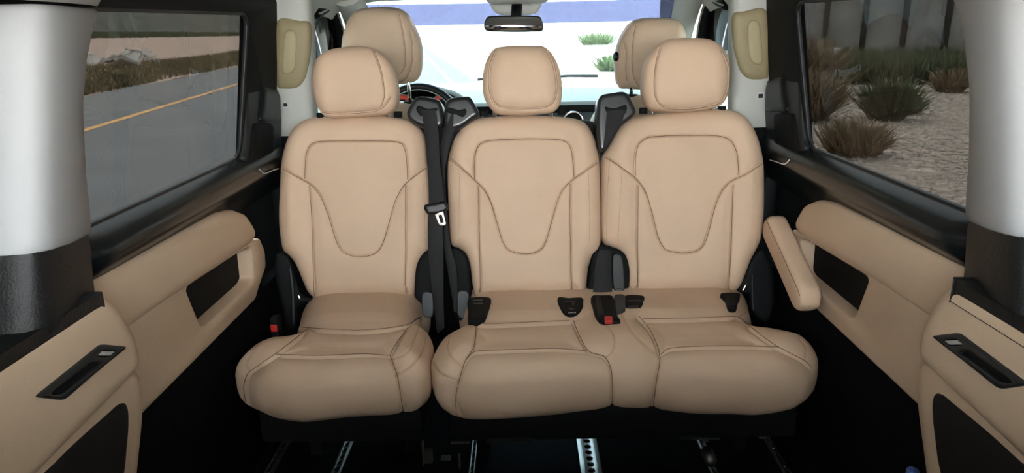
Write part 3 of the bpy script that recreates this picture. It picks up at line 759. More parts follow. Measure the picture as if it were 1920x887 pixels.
seam1 = [c2([(312, 256), (360, 262), (480, 270), (600, 273), (780, 252), (848, 214)]),
         c2([(365, 262), (300, 315), (225, 372), (130, 437), (100, 462), (85, 520), (95, 592)]),
         c2([(225, 376), (400, 382), (600, 375), (716, 382)]),
         c2([(790, 262), (740, 330), (714, 380), (722, 402), (745, 470), (760, 560), (775, 648)])]
st1 = [c2([(190, 292), (120, 370), (92, 425), (104, 444)]), c2([(850, 222), (830, 290), (785, 370), (724, 402)]), c2([(885, 262), (850, 370), (800, 430), (742, 468)])]
cushion(s1, cpts1, 2.07, seam1, st1, 760, 150, [[(579, 614), (682, 619), (764, 612), (743, 644), (731, 666), (594, 667), (518, 665)]])
def base(parent, x0, x1, drop=0.19):
    adopt(box('seat_base', (x0, 1.585, drop), (x1, 2.00, 0.30), BLACKM, None, bev=0.02), parent)
    for xx in (x0 + 0.05, x1 - 0.09):
        adopt(box('base_foot', (xx, 1.80, 0.008), (xx + 0.04, 2.05, drop + 0.02), BLACKM, None, bev=0.008), parent)
base(s1, -0.70, -0.27)
adopt(box('back_shell', (-0.70, 2.13, 0.42), (-0.27, 2.19, 0.95), BLACKM, None, bev=0.02), s1)
# side cover, hinge cover, buckle, belt guide and belt of the single seat
flatpad('hinge_cover', [(777, 556), (779, 505), (786, 485), (797, 472), (808, 470), (815, 480), (815, 592), (796, 592), (789, 570)], BO, BN, BLACKM, s1, off=-0.012, depth=0.05)
hc = flatpad('hinge_plate', [(792, 551), (810, 551), (811, 592), (794, 592)], BO, BN, PLATE, s1, off=0.004, depth=0.02, rin=0.003, rf=0.002)
flatpad('side_cover', [(516, 478), (528, 474), (539.5, 481), (547, 497), (554.5, 527), (566, 555), (589, 563), (556, 576), (553, 616), (536, 618), (527, 579), (514, 520)], BO, BN, BLACKM, s1, off=-0.03, depth=0.06)
flatpad('cover_rib', [(540, 500), (545, 500), (551, 540), (552, 608), (546, 610), (545, 560)], BO, BN, DKGREY, s1, off=-0.022, depth=0.03, rin=0.006, rf=0.005)
flatpad('recline_pin', [(556, 556), (560, 552), (563, 560), (558, 563)], BO, BN, CHROME, s1, off=-0.02, depth=0.02, rin=0.004, rf=0.003, nth=24, nr=5)
bk = adopt(box('belt_buckle', (-0.722, 1.80, 0.36), (-0.700, 1.835, 0.455), BLACKM, None, bev=0.004), s1)
q = hit(514, 615, y=1.80)
box('red_button', (q[0] - 0.010, 1.797, q[2] - 0.012), (q[0] + 0.009, 1.825, q[2] + 0.011), RED, bk, bev=0.004)
GN = np.array([0, -0.97, 0.243]); GO = np.array([0, 2.075, 0.98])
g1 = flatpad('belt_guide', [(762, 213), (769, 194), (780, 182), (794, 180), (822, 187), (828, 198), (829.5, 235), (800, 240), (770, 228)], GO, GN, GUIDE, s1, depth=0.085, rin=0.014, rf=0.012, nth=110, nr=14)
cg = lambda p: crop(p, 720, 160, 3.414)
flatpad('guide_slot', cg([(203, 155), (222, 128), (280, 150), (335, 142), (345, 160), (300, 175), (240, 200)]), GO, GN, BLACKM, g1, off=0.002, depth=0.01, rin=0.006, rf=0.003, nth=50, nr=6, sub=True)
be1 = ribbon('belt_webbing', cg([(238, 160), (245, 200), (262, 330), (272, 440), (285, 640), (287, 760)]) + [(803, 401), (802.7, 464), (806, 510), (811.5, 556), (819.5, 626)],
             cg([(332, 155), (338, 200), (350, 330), (358, 500), (378, 640), (386, 770)]) + [(831, 415), (831, 464), (831.5, 510), (831.5, 560), (833, 615)], BO, BN, WEB, s1, off=0.020)
ct = lambda p: crop(p, 720, 360, 3.168)
tg = flatpad('belt_tongue', ct([(234, 95), (245, 75), (280, 68), (355, 55), (375, 75), (381, 92), (362, 118), (310, 132), (262, 134), (248, 122)]), BO, BN, BLACK, be1, off=0.034, depth=0.02, rin=0.010, rf=0.008, nth=70, nr=10, sub=True)
O = BO + 0.032 * BN
to = to2(ct([(302, 133), (350, 113), (354, 130), (368, 188), (360, 198), (335, 200), (325, 190)]), O, X3, BY, BN)
ti = to2(ct([(322, 140), (342, 134), (355, 180), (336, 186)]), O, X3, BY, BN)
tm = plate('tongue_plate', roundpoly(to, 0.0025, 3), [roundpoly(ti, 0.0015, 2)], O, X3, BY, BN, 0.003, STEEL, None, bev=0.0006); tm.parent = be1

# ---- double bench (middle and right places share one cushion)
s2 = tag(empty('double_seat_bench', (0.26, 1.80, 0)), 'beige leather two-place bench with one long shared cushion and armrest', 'bench seat')
cm = lambda p: crop(p, 820, 170, 1.97)
out2 = cm([(180, 92), (330, 85), (440, 89), (515, 98), (558, 122), (584, 170), (599, 235), (605, 300), (608, 420), (608, 555), (602, 588), (578, 612), (561, 660), (554, 725), (542, 750), (500, 757), (300, 757), (165, 760), (137, 756), (126, 720), (116, 645), (101, 604), (76, 585), (51, 574), (42, 540), (35, 400), (33, 270), (42, 220), (62, 165), (100, 120), (140, 99)])
A2 = cm([(137, 328), (138, 270), (142, 230), (156, 198), (190, 184), (320, 178), (440, 180), (476, 190), (494, 220), (501, 270), (505, 322)])
V2 = cm([(36, 250), (100, 296), (150, 342), (182, 380), (210, 452), (235, 540), (256, 583), (285, 599), (325, 603), (365, 597), (394, 575), (415, 512), (440, 422), (462, 370), (500, 328), (550, 296), (600, 262)])
backrest(s2, out2, [A2, V2, cm([(152, 354), (155, 500), (157, 640), (158, 752)]), cm([(490, 345), (490, 500), (493, 640), (495, 750)])],
         [cm([(83, 296), (80, 440), (78, 570)]), cm([(557, 300), (562, 420), (563, 560)])])
ch = lambda p: crop(p, 800, 0, 2.9575)
headrest(s2, ch([(375, 258), (430, 246), (500, 241), (600, 241), (655, 249), (700, 290), (735, 360), (752, 440), (755, 510), (745, 570), (720, 605), (675, 622), (550, 632), (440, 632), (385, 624), (345, 590), (315, 535), (305, 460), (312, 380), (335, 310)]),
         [ch([(380, 280), (350, 360), (343, 460), (355, 540), (390, 588), (450, 604), (550, 605), (650, 598), (700, 572), (724, 500), (720, 420), (700, 335), (672, 280)])])
cr = lambda p: crop(p, 1110, 170, 1.971)
out3 = cr([(200, 84), (350, 68), (490, 60), (555, 75), (595, 110), (622, 160), (640, 220), (648, 280), (650, 400), (645, 500), (635, 556), (620, 590), (600, 627), (580, 680), (561, 726), (538, 744), (470, 748), (300, 750), (165, 750), (142, 745), (136, 700), (134, 650), (115, 604), (82, 580), (55, 570), (42, 540), (38, 450), (40, 300), (47, 240), (70, 185), (100, 135), (140, 100)])
A3 = cr([(160, 318), (161, 260), (165, 225), (178, 193), (212, 172), (330, 165), (465, 167), (512, 184), (534, 225), (540, 265), (543, 308)])
V3 = cr([(50, 247), (110, 285), (165, 327), (200, 378), (225, 462), (245, 540), (270, 585), (305, 597), (345, 600), (388, 592), (415, 568), (435, 510), (455, 432), (482, 370), (520, 332), (575, 307), (642, 262)])
backrest(s2, out3, [A3, V3, cr([(171, 350), (170, 450), (169, 600), (168, 740)]), cr([(522, 350), (518, 460), (513, 600), (506, 742)])],
         [cr([(111, 305), (103, 420), (96, 575)]), cr([(601, 305), (612, 380), (613, 500), (606, 585)]), cr([(66, 245), (56, 400), (54, 560)])])
chr_ = lambda p: crop(p, 1080, 0, 2.9575)
headrest(s2, chr_([(465, 240), (520, 207), (600, 197), (700, 197), (770, 207), (828, 245), (864, 300), (879, 370), (877, 450), (860, 530), (820, 580), (740, 603), (620, 617), (500, 612), (430, 600), (397, 560), (381, 500), (382, 420), (396, 340), (425, 285)]),
         [chr_([(466, 262), (442, 350), (432, 450), (440, 540), (475, 590), (540, 606), (640, 605), (760, 584), (818, 558), (850, 470), (848, 370), (812, 285)])])
ca = lambda p: crop(p, 780, 500, 2.2917); cb = lambda p: crop(p, 1140, 500, 2.2917)
cpts2 = [(868, 572, .455), (866, 588, .455), (845, 603, .45), (822, 628, .43), (809, 670, .40), (808, 700, .37), (813, 736, .33), (821, 768, .30), (841, 785, .285), (889, 790, .28), (998, 786, .28), (1129, 779, .28), (1227, 779, .28), (1349, 783, .28), (1410, 781, .28), (1454, 775, .29), (1489, 757, .31), (1515, 731, .34), (1533, 692, .38), (1534, 666, .40), (1520, 637, .42), (1489, 618, .435), (1445, 603, .445), (1414, 592, .455), (1411, 560, .455)]
seam2 = [ca([(225, 236), (300, 246), (480, 239), (660, 231)]),
         ca([(258, 252), (252, 320), (243, 355), (210, 407), (185, 490), (171, 560), (175, 648)]),
         ca([(212, 404), (250, 366), (350, 359), (600, 352), (740, 363)]),
         ca([(677, 232), (700, 290), (742, 362), (808, 386), (838, 440), (845, 540), (840, 632)]),
         ca([(960, 215), (1012, 282), (1048, 384), (1036, 480), (1016, 632)]),
         cb([(226, 378), (262, 352), (400, 342), (560, 341), (735, 345)]),
         cb([(150, 224), (350, 221), (556, 213)]),
         cb([(562, 216), (700, 325), (845, 404), (872, 432)])]
st2 = [ca([(180, 228), (142, 310), (142, 372), (193, 424)]), ca([(66, 402), (100, 456), (180, 490)]), ca([(785, 225), (840, 272), (855, 320), (841, 370), (817, 390)]),
       ca([(884, 206), (925, 275), (1000, 352), (1042, 384)]), cb([(846, 404), (853, 350), (820, 300)]), cb([(562, 213), (600, 195), (622, 205)])]
cushion(s2, cpts2, 2.07, seam2, st2, 1000, 150,
        [[(893, 607), (989, 604), (1074, 600), (1086, 626), (1105, 659), (1042, 654), (933, 656), (889, 660), (887, 650)],
         [(1202, 597), (1293, 596), (1384, 592), (1445, 642), (1456, 651), (1314, 649), (1258, 653), (1240, 666), (1221, 622)]])
base(s2, -0.20, 0.70)
for x0, x1 in ((-0.20, 0.225), (0.245, 0.68)):
    adopt(box('back_shell', (x0, 2.13, 0.42), (x1, 2.19, 0.95), BLACKM, None, bev=0.02), s2)
adopt(box('belt_column', (-0.275, 2.10, 0.25), (-0.185, 2.17, 0.97), BLACKM, None, bev=0.015), s2)
g2 = flatpad('belt_guide', [(833, 200), (837, 188), (849, 182), (878, 180), (885, 186), (898, 213), (886, 224), (862, 240), (834, 240)], GO, GN, GUIDE, s2, depth=0.085, rin=0.014, rf=0.012, nth=110, nr=14)
flatpad('guide_slot', cg([(400, 155), (420, 140), (480, 158), (520, 148), (530, 175), (505, 205), (470, 190), (405, 175)]), GO, GN, BLACKM, g2, off=0.002, depth=0.01, rin=0.006, rf=0.003, nth=50, nr=6, sub=True)
ribbon('belt_webbing', cg([(402, 160), (395, 200), (380, 300), (360, 400), (368, 520), (378, 640), (385, 780)]) + [(832, 455), (838, 500), (848, 560), (851, 585)],
       cg([(485, 178), (470, 220), (440, 320), (412, 430), (392, 530), (392, 640), (402, 780)]) + [(845, 462), (855, 500), (858, 560), (858, 585)], BO, BN, WEB, s2, off=0.012)
g3 = flatpad('belt_guide', [(1121, 192), (1128, 178), (1150, 173), (1168, 171), (1178, 176), (1185, 189), (1192, 212), (1163, 238), (1143, 270), (1131, 284), (1124, 281), (1120, 240)], GO, GN, GUIDE, s2, depth=0.085, rin=0.012, rf=0.010, nth=120, nr=14)
flatpad('guide_slot', chr_([(160, 590), (210, 600), (275, 580), (285, 600), (270, 635), (225, 650), (180, 635), (162, 610)]), GO, GN, BLACKM, g3, off=0.002, depth=0.01, rin=0.006, rf=0.003, nth=50, nr=6, sub=True)
ribbon('belt_webbing', chr_([(172, 615), (168, 680), (160, 760), (150, 830)]), chr_([(275, 610), (250, 690), (205, 770), (165, 835)]), GO, GN, WEB, s2, off=0.008, ns=16)
flatpad('hinge_cover', [(843, 470), (851, 464), (866, 470), (876, 484), (881, 510), (882, 556), (880, 598), (856, 597), (846, 540)], BO, BN, BLACKM, s2, off=-0.012, depth=0.05)
flatpad('hinge_plate', [(858, 549), (877, 549), (878, 594), (859, 594)], BO, BN, PLATE, s2, off=0.004, depth=0.02, rin=0.003, rf=0.002)
hm = lambda p: crop(p, 1000, 420, 4.033)
flatpad('hinge_cover', hm([(515, 150), (570, 172), (640, 190), (700, 230), (728, 330), (730, 430), (715, 530), (700, 640), (640, 665), (520, 620), (440, 545), (402, 532), (425, 380), (445, 235), (480, 190)]), BO, BN, BLACKM, s2, off=-0.012, depth=0.05)
flatpad('hinge_plate', hm([(617, 503), (690, 503), (695, 640), (620, 660)]), BO, BN, PLATE, s2, off=0.006, depth=0.02, rin=0.003, rf=0.002)
flatpad('hinge_strut', hm([(603, 235), (670, 245), (688, 500), (612, 500)]), BO, BN, DKGREY, s2, off=0.000, depth=0.02, rin=0.003, rf=0.002)
ribbon('belt_webbing', hm([(505, 195), (470, 300), (460, 420), (448, 545)]), hm([(585, 200), (590, 300), (590, 420), (600, 545)]), BO, BN, WEB, s2, off=0.012, ns=24)
IN = np.array([0, -0.1, 0.995]); IO = np.array([0, 1.87, 0.4765])
bo = flatpad('belt_buckle', hm([(440, 535), (520, 530), (600, 535), (615, 600), (628, 665), (660, 722), (600, 731), (515, 729), (485, 700), (462, 650), (450, 600)]), IO, IN, BLACKM, s2, off=0.012, depth=0.03, rin=0.012, rf=0.008)
flatpad('red_button', hm([(538, 698), (560, 694), (595, 696), (600, 728), (570, 731), (545, 731)]), IO, IN, RED, bo, off=0.016, depth=0.012, rin=0.004, rf=0.003, nth=40, nr=6, sub=True)
flatpad('belt_fold', hm([(470, 540), (505, 535), (520, 600), (535, 680), (510, 700), (485, 650)]), IO, IN, WEB, bo, off=0.016, depth=0.010, rin=0.008, rf=0.005, nth=40, nr=6, sub=True)
flatpad('hinge_plate', hm([(617, 535), (690, 535), (695, 600), (694, 640), (660, 655), (625, 668), (618, 600)]), IO, IN, PLATE, s2, off=0.006, depth=0.02, rin=0.003, rf=0.002)
# child-seat anchor pockets
def anchor(px, slots):
    o = flatpad('anchor_pocket', px, IO, IN, BLACKM, s2, depth=0.03, rin=0.008, rf=0.004)
    for a in slots: flatpad('anchor_slot', a, IO, IN, DKGREY, o, off=0.002, depth=0.006, rin=0.002, rf=0.0015, nth=24, nr=4, sub=True)
    return o
ci = lambda p: crop(p, 1020, 520, 8.727)
anchor(crop([(505, 628), (625, 622), (628, 660), (618, 700), (600, 745), (575, 760), (505, 755), (500, 700)], 720, 360, 3.168),
       [crop([(530, 636), (585, 636), (585, 642), (530, 642)], 720, 360, 3.168), crop([(530, 655), (585, 655), (585, 662), (530, 662)], 720, 360, 3.168)])
ar = anchor(ci([(228, 318), (400, 325), (620, 320), (640, 400), (635, 490), (590, 560), (500, 605), (380, 605), (300, 555), (252, 470)]),
       [ci([(345, 382), (510, 378), (510, 392), (345, 398)]), ci([(460, 415), (495, 415), (495, 445), (460, 445)]), ci([(415, 500), (490, 505), (470, 525), (425, 522)])])
anchor(ci([(1330, 290), (1620, 290), (1625, 370), (1590, 470), (1500, 490), (1340, 490)]), [ci([(1370, 370), (1600, 368), (1600, 382), (1370, 386)]), ci([(1370, 462), (1540, 462), (1520, 480), (1370, 482)])])
flatpad('anchor_pocket', [(1352, 549), (1386, 549), (1384, 562), (1380, 575), (1366, 574), (1360, 560)], IO, IN, BLACKM, s2, depth=0.02, rin=0.005, rf=0.003)
fc = bpy.data.curves.new('lettering', 'FONT'); fc.body = 'ISOFIX'; fc.size = 0.0068; fc.extrude = 0.0003; fc.align_x = 'CENTER'; fc.space_character = 1.15
fo = bpy.data.objects.new('tmp', fc); COL.objects.link(fo); bpy.context.view_layer.update()
fm = bpy.data.meshes.new_from_object(fo.evaluated_get(bpy.context.evaluated_depsgraph_get())); bpy.data.objects.remove(fo)
IY = np.cross(IN, X3); IY /= np.linalg.norm(IY); IY = IY if IY[2] > 0 else -IY
pc = hitp(1072.5, 587.5, IO + 0.002 * IN, IN)
for v in fm.vertices: v.co = Vector(pc + v.co.x * X3 + v.co.y * 1.25 * IY + (v.co.z + 0.0005) * IN)
fm.materials.clear()
lt = link('isofix_lettering', fm, WHITE, ar, smooth_=False)
# armrest on the right
def armrest():
    S = np.array([0.742, 2.00, 0.655]); Ee = np.array([0.737, 1.675, 0.525])
    ax = (Ee - S) / np.linalg.norm(Ee - S); up = np.cross(np.array([1, 0, 0]), ax); up /= np.linalg.norm(up)
    if up[2] < 0: up = -up
    rows = []; n = 26; L = np.linalg.norm(Ee - S)
    for i in range(n + 1):
        t = i / n; e = 1.0
        if t > 0.88: e = math.sqrt(max(0.0, 1 - ((t - 0.88) / 0.12) ** 2)) * 0.85 + 0.15
        if t < 0.08: e = 0.5 + 0.5 * math.sqrt(1 - ((0.08 - t) / 0.08) ** 2)
        wd = 0.031 * (0.75 + 0.25 * e); ht = 0.042 * e
        c = S + ax * L * t
        rows.append([c + X3 * wd * np.sign(math.cos(a)) * abs(math.cos(a)) ** 0.55 + up * ht * np.sign(math.sin(a)) * abs(math.sin(a)) ** 0.55 for a in np.linspace(0, 2 * math.pi, 41)[:-1]])
    o = adopt(loft('armrest', rows, LEATHER, None, closed=True, caps=True, ang=75), s2)
    tube('seam', [[r[17] + up * 0.0005 for r in rows[1:-1]]], 0.0009, SEAM_SHADE, o, sides=5)
    tube('seam', [[r[3] + up * 0.0005 for r in rows[1:-1]]], 0.0009, SEAM_SHADE, o, sides=5)
armrest()
flatpad('side_cover', [(1434, 466), (1420, 472), (1407, 491), (1398, 518), (1386, 546), (1410, 556), (1411, 579), (1425, 600), (1442, 603), (1455, 560), (1450, 500)], BO, BN, BLACKM, s2, off=-0.03, depth=0.06)
flatpad('cover_rib', [(1409, 515), (1413, 512), (1414, 560), (1416, 585), (1411, 580)], BO, BN, DKGREY, s2, off=-0.022, depth=0.03, rin=0.006, rf=0.005)
flatpad('recline_pin', [(1396, 535), (1401, 531), (1400, 540), (1392, 547)], BO, BN, CHROME, s2, off=-0.02, depth=0.02, rin=0.004, rf=0.003, nth=24, nr=5)
# under-seat hardware
adopt(box('adjust_bar', (-0.105, 1.575, 0.193), (0.015, 1.592, 0.199), DKGREY, None, bev=0.002), s2)
adopt(box('adjust_bar', (0.40, 1.575, 0.196), (0.50, 1.592, 0.201), DKGREY, None, bev=0.002), s2)
def brk(u0, v0, u1, v1, y, m, parent, dy=0.02):
    a = hit(u0, v0, y=y); b = hit(u1, v1, y=y)
    return adopt(box('floor_bracket', (a[0], y, b[2]), (b[0], y + dy, a[2]), m, None, bev=0.003), parent)
HW = mat('dull_steel', (0.18, 0.17, 0.16), 0.45, metal=0.8)
brk(790, 832, 796, 874, 1.72, HW, s1); brk(793, 848, 811, 870, 1.71, HW, s1)
brk(845, 830, 880, 833, 1.74, HW, s2, 0.01); brk(826, 860, 845, 865, 1.74, HW, s2); brk(858, 856, 864, 887, 1.74, HW, s2)
a = hit(1330, 858, y=1.72)
adopt(tube('floor_bolt', [[(a[0], 1.70, a[2]), (a[0], 1.75, a[2])]], 0.018, HW, None, sides=12), s2)
brk(1318, 822, 1330, 830, 1.72, HW, s2); brk(1424, 818, 1434, 824, 1.72, HW, s2)

# ---- front seats
def front_seat(name, label, cx, hr, btn, ztop):
    s = tag(empty(name, (cx, 2.8, 0)), label, 'seat')
    O = np.array([0, 2.64, 1.1]); n = np.array([0, -0.99, -0.14]); n = n / np.linalg.norm(n); ey = np.array([0, -0.14, 0.99])
    h = headrest(s, hr[0], hr[1], O=O, n=n, ey=ey, m=LEATHER2, depth=0.13, nth=220, nr=50, post=False, dark=True)
    for sgn in (-1, 1):
        tube('headrest_post', [[(cx + sgn * 0.075, 2.68, ztop - 0.05), (cx + sgn * 0.073, 2.68, ztop + 0.06), (cx + sgn * 0.071, 2.675, ztop + 0.16)]], 0.0065, CHROME, h)
        tube('post_collar', [[(cx + sgn * 0.075, 2.68, ztop - 0.012), (cx + sgn * 0.075, 2.68, ztop + 0.006)]], 0.026, BLACKM, h, sides=14)
    bo = [(cx - 0.25, 0.36), (cx + 0.25, 0.36), (cx + 0.26, 0.7), (cx + 0.235, ztop - 0.12), (cx + 0.18, ztop - 0.03), (cx + 0.08, ztop), (cx - 0.08, ztop), (cx - 0.18, ztop - 0.03), (cx - 0.235, ztop - 0.12), (cx - 0.26, 0.7)]
    adopt(pillow('backrest', bo, (0, 2.62, 0), X3, Z3, -Y3, LEATHER2, None, depth=0.13, rin=0.06, rf=0.04, rb=0.03, nth=140, nr=20), s)
    adopt(pillow('cushion', rrect(cx - 0.25, 2.72, cx + 0.25, 3.18, 0.07), (0, 0, 0.50), X3, Y3, Z3, LEATHER2, None, depth=0.14, rin=0.06, rf=0.04, rb=0.03, nth=100, nr=14, smoothed=True), s)
    adopt(box('seat_base', (cx - 0.22, 2.70, 0.0), (cx + 0.22, 3.10, 0.37), BLACKM, None, bev=0.02), s)
    if btn:
        p = hitp(btn[0], btn[1], O, n)
        tube('release_button', [[p + np.array([0.012, 0.05, 0]), p + np.array([-0.012, 0.035, 0])]], 0.017, BLACK, h, sides=16)
    return s
cl = lambda p: crop(p, 500, 0, 2.9575)
front_seat('driver_seat', 'beige front seat on the left with the steering wheel before it', -0.50,
           (cl([(480, 70), (560, 56), (650, 53), (720, 65), (770, 100), (805, 160), (835, 230), (850, 300), (850, 380), (836, 445), (800, 470), (720, 480), (600, 482), (500, 478), (440, 455), (412, 400), (400, 300), (405, 220), (420, 160), (445, 105)]),
            [cl([(735, 80), (758, 180), (768, 290), (765, 370), (735, 415)]), cl([(800, 180), (812, 280), (800, 380), (770, 440), (715, 455)])]), None, 0.965)
front_seat('passenger_seat', 'beige front passenger seat on the right with a round black headrest button', 0.49,
           (chr_([(228, 430), (225, 350), (245, 260), (272, 200), (312, 148), (380, 119), (500, 115), (580, 125), (615, 165), (630, 250), (625, 400), (580, 470), (480, 505), (380, 510), (300, 506), (245, 498)]),
            [chr_([(330, 140), (315, 230), (310, 340), (320, 430), (345, 480)]), chr_([(265, 238), (278, 290), (275, 380), (282, 450)])]), (1163, 107), 0.975)

# ---- bench and raised gate added out of view to cut cushion light
rb_ = tag(empty('rear_bench_blocker', (0, 0.0, 0)), 'grey bench added behind the camera to block low rear light', 'bench seat')
GREYS = mat('grey_blocker_cloth', (0.16, 0.15, 0.15), 0.8)
adopt(pillow('cushion', rrect(-0.66, -0.16, 0.66, 0.34, 0.06), (0, 0, 0.45), X3, Y3, Z3, GREYS, None, depth=0.16, rin=0.06, rf=0.04, rb=0.03, nth=120, nr=12, smoothed=True), rb_)
for x0 in (-0.69, 0.005):
    adopt(pillow('backrest', rrect(x0, 0.40, x0 + 0.685, 1.16, 0.06), (0, -0.17, 0), X3, Z3, Y3, GREYS, None, depth=0.13, rin=0.05, rf=0.035, rb=0.03, nth=120, nr=12, smoothed=True), rb_)
adopt(box('seat_base', (-0.6, -0.25, 0.0), (0.6, 0.22, 0.31), BLACKM, None, bev=0.02), rb_)
tg_ = tag(sheet('tailgate_blocker', [[(x, y, z - 0.06 * (x / 0.8) ** 2) for x in np.linspace(-0.78, 0.78, 9)] for y, z in ((-0.36, 1.45), (-0.8, 1.66), (-1.3, 1.86), (-1.5, 1.82))], 0.05, (0, 0.2, 1), HEADL), kind='structure')  # unseen added lid, its far edge set to cut rear sky light
tg_['label'] = 'raised gate added behind the camera to block high rear light'
# ---- bottle on the floor
q = hit(1712, 880, x=0.762); zt = float(q[2]); kz = zt / 0.2095
btl = tag(empty('water_bottle', (float(q[0]), float(q[1]), 0)), 'clear water bottle with a blue cap standing on the floor at the right', 'bottle')
def turn(prof): return [[(q[0] + r * math.cos(a), q[1] + r * math.sin(a), z * kz) for a in np.linspace(0, 2 * math.pi, 25)[:-1]] for r, z in prof]
adopt(loft('bottle_body', turn([(0.0, 0.002), (0.032, 0.002), (0.034, 0.012), (0.032, 0.08), (0.034, 0.14), (0.028, 0.168), (0.010, 0.188), (0.010, 0.195)]), glass('bottle_plastic', (0.85, 0.9, 0.95)), None, closed=True), btl)
adopt(loft('bottle_cap', turn([(0.0105, 0.194), (0.0115, 0.1955), (0.0115, 0.2075), (0.0105, 0.209), (0.0, 0.2095)]), BLUE, None, closed=True), btl)

# ================================================================== OUTSIDE
GZ = -0.55
ROADD = Vector((-0.157, 0.9876, 0)); ROADN = Vector((-0.9876, -0.157, 0))      # along the road, and to its left
def rp(a, q, z=0.0):
    v = ROADD * a + ROADN * q
    return (v.x, v.y, GZ + z)
ASPH = mat('grey_asphalt', (0.13, 0.13, 0.13), 0.9, var=0.12, vscale=0.6)
SHOULD = mat('worn_shoulder', (0.145, 0.14, 0.135), 0.95, var=0.25, vscale=3)
YEL = mat('orange_road_paint', (0.62, 0.32, 0.10), 0.8, var=0.1, vscale=3)
SAND = mat('pinkish_sand', (0.36, 0.24, 0.18), 0.95, var=0.25, vscale=0.35)
GRAVEL = mat('brown_gravel', (0.27, 0.21, 0.17), 0.95, var=0.5, vscale=5.0, bump=1.0, bscale=30)
GRASS = mat('dry_grass', (0.16, 0.125, 0.065), 0.9, var=0.6, vscale=0.7)
GREEN = mat('dull_green_scrub', (0.09, 0.10, 0.05), 0.9, var=0.4, vscale=2)
GREENF = mat('fresh_green_scrub', (0.22, 0.27, 0.13), 0.9, var=0.3, vscale=2)
DRYB = mat('tan_brush', (0.20, 0.145, 0.085), 0.9, var=0.35, vscale=3)
CONC = mat('pale_concrete', (0.35, 0.31, 0.27), 0.9, var=0.25, vscale=1.5)
WALLC = mat('grey_wall', (0.27, 0.26, 0.24), 0.9, var=0.2, vscale=0.7)
POST = mat('dark_post', (0.045, 0.042, 0.038), 0.8)
def strip(name, a0, a1, q0, q1, z, m, na=2, nq=2, zf=None, parent=None, jit=0.0):
    G = [[(lambda a, q: (rp(a, q)[0], rp(a, q)[1], GZ + z + (zf(a, q) if zf else 0) + random.uniform(-jit, jit)))(a, q) for q in np.linspace(q0, q1, nq)] for a in np.linspace(a0, a1, na)]
    S = np.array(G); V = S.reshape(-1, 3); b = nq
    Fc = [(i * b + j, i * b + j + 1, (i + 1) * b + j + 1, (i + 1) * b + j) for i in range(na - 1) for j in range(nq - 1)]
    return link(name, mesh(V, Fc, recalc=False), m, parent)
gnd = tag(strip('ground', -40, 600, -120, 11, -0.02, GRAVEL, 60, 40, jit=0.02), 'brown gravel ground around the van', kind='structure')
road = tag(strip('road', -40, 600, -2.5, 7.2, 0.0, ASPH), 'grey asphalt road beside the van', kind='structure')
strip('road_line', -40, 600, 6.5, 6.72, 0.006, YEL, parent=road)
strip('road_line', -40, 400, -1.6, -1.45, 0.006, mat('white_road_paint', (0.7, 0.7, 0.68), 0.8), parent=road)
strip('road_shoulder', -40, 600, 7.2, 10.8, 0.003, SHOULD, parent=road)
def zb(a, q):
    t = max(0.0, q - 10.4)
    return 0.018 * t + 0.00025 * t * t + 0.42 * math.exp(-((t - 3.4) / 2.2) ** 2) * (0.75 + 0.25 * math.sin(a * 0.21)) * min(1, t)
strip('sand_bank', -40, 700, 10.4, 100, 0.0, SAND, 140, 60, zf=zb, parent=gnd, jit=0.05)

def tuft(name, c, r, h, n, m, lean=0.5, wid=0.012):
    """a bush of upright blades and twigs"""
    rnd = random.Random(hash((round(c[0], 2), round(c[1], 2))) % 99991)
    V, Fc = [], []
    for k in range(n):
        a = rnd.uniform(0, 2 * math.pi); rr = r * math.sqrt(rnd.random()) * 0.65
        bx, by = c[0] + rr * math.cos(a), c[1] + rr * math.sin(a)
        hh = h * rnd.uniform(0.35, 1.0) * (1 - 0.45 * (rr / r) ** 2)
        lx, ly = (rr / r * lean * h * math.cos(a) + rnd.gauss(0, 0.22) * h), (rr / r * lean * h * math.sin(a) + rnd.gauss(0, 0.22) * h)
        wv = Vector((rnd.gauss(0, 1), rnd.gauss(0, 1), rnd.gauss(0, 0.4))).normalized() * wid * rnd.uniform(0.6, 1.6)
        z0 = c[2] + hh * rnd.uniform(0, 0.5); b = len(V)
        V += [(bx - wv.x, by - wv.y, z0 - 0.02), (bx + wv.x, by + wv.y, z0 - 0.02), (bx + lx * .6 + wv.x, by + ly * .6 + wv.y, z0 + hh * .45), (bx + lx * .6 - wv.x, by + ly * .6 - wv.y, z0 + hh * .45), (bx + lx, by + ly, c[2] + hh)]
        Fc += [(b, b + 1, b + 2, b + 3), (b + 3, b + 2, b + 4)]
    return link(name, mesh(V, Fc, recalc=False), m)
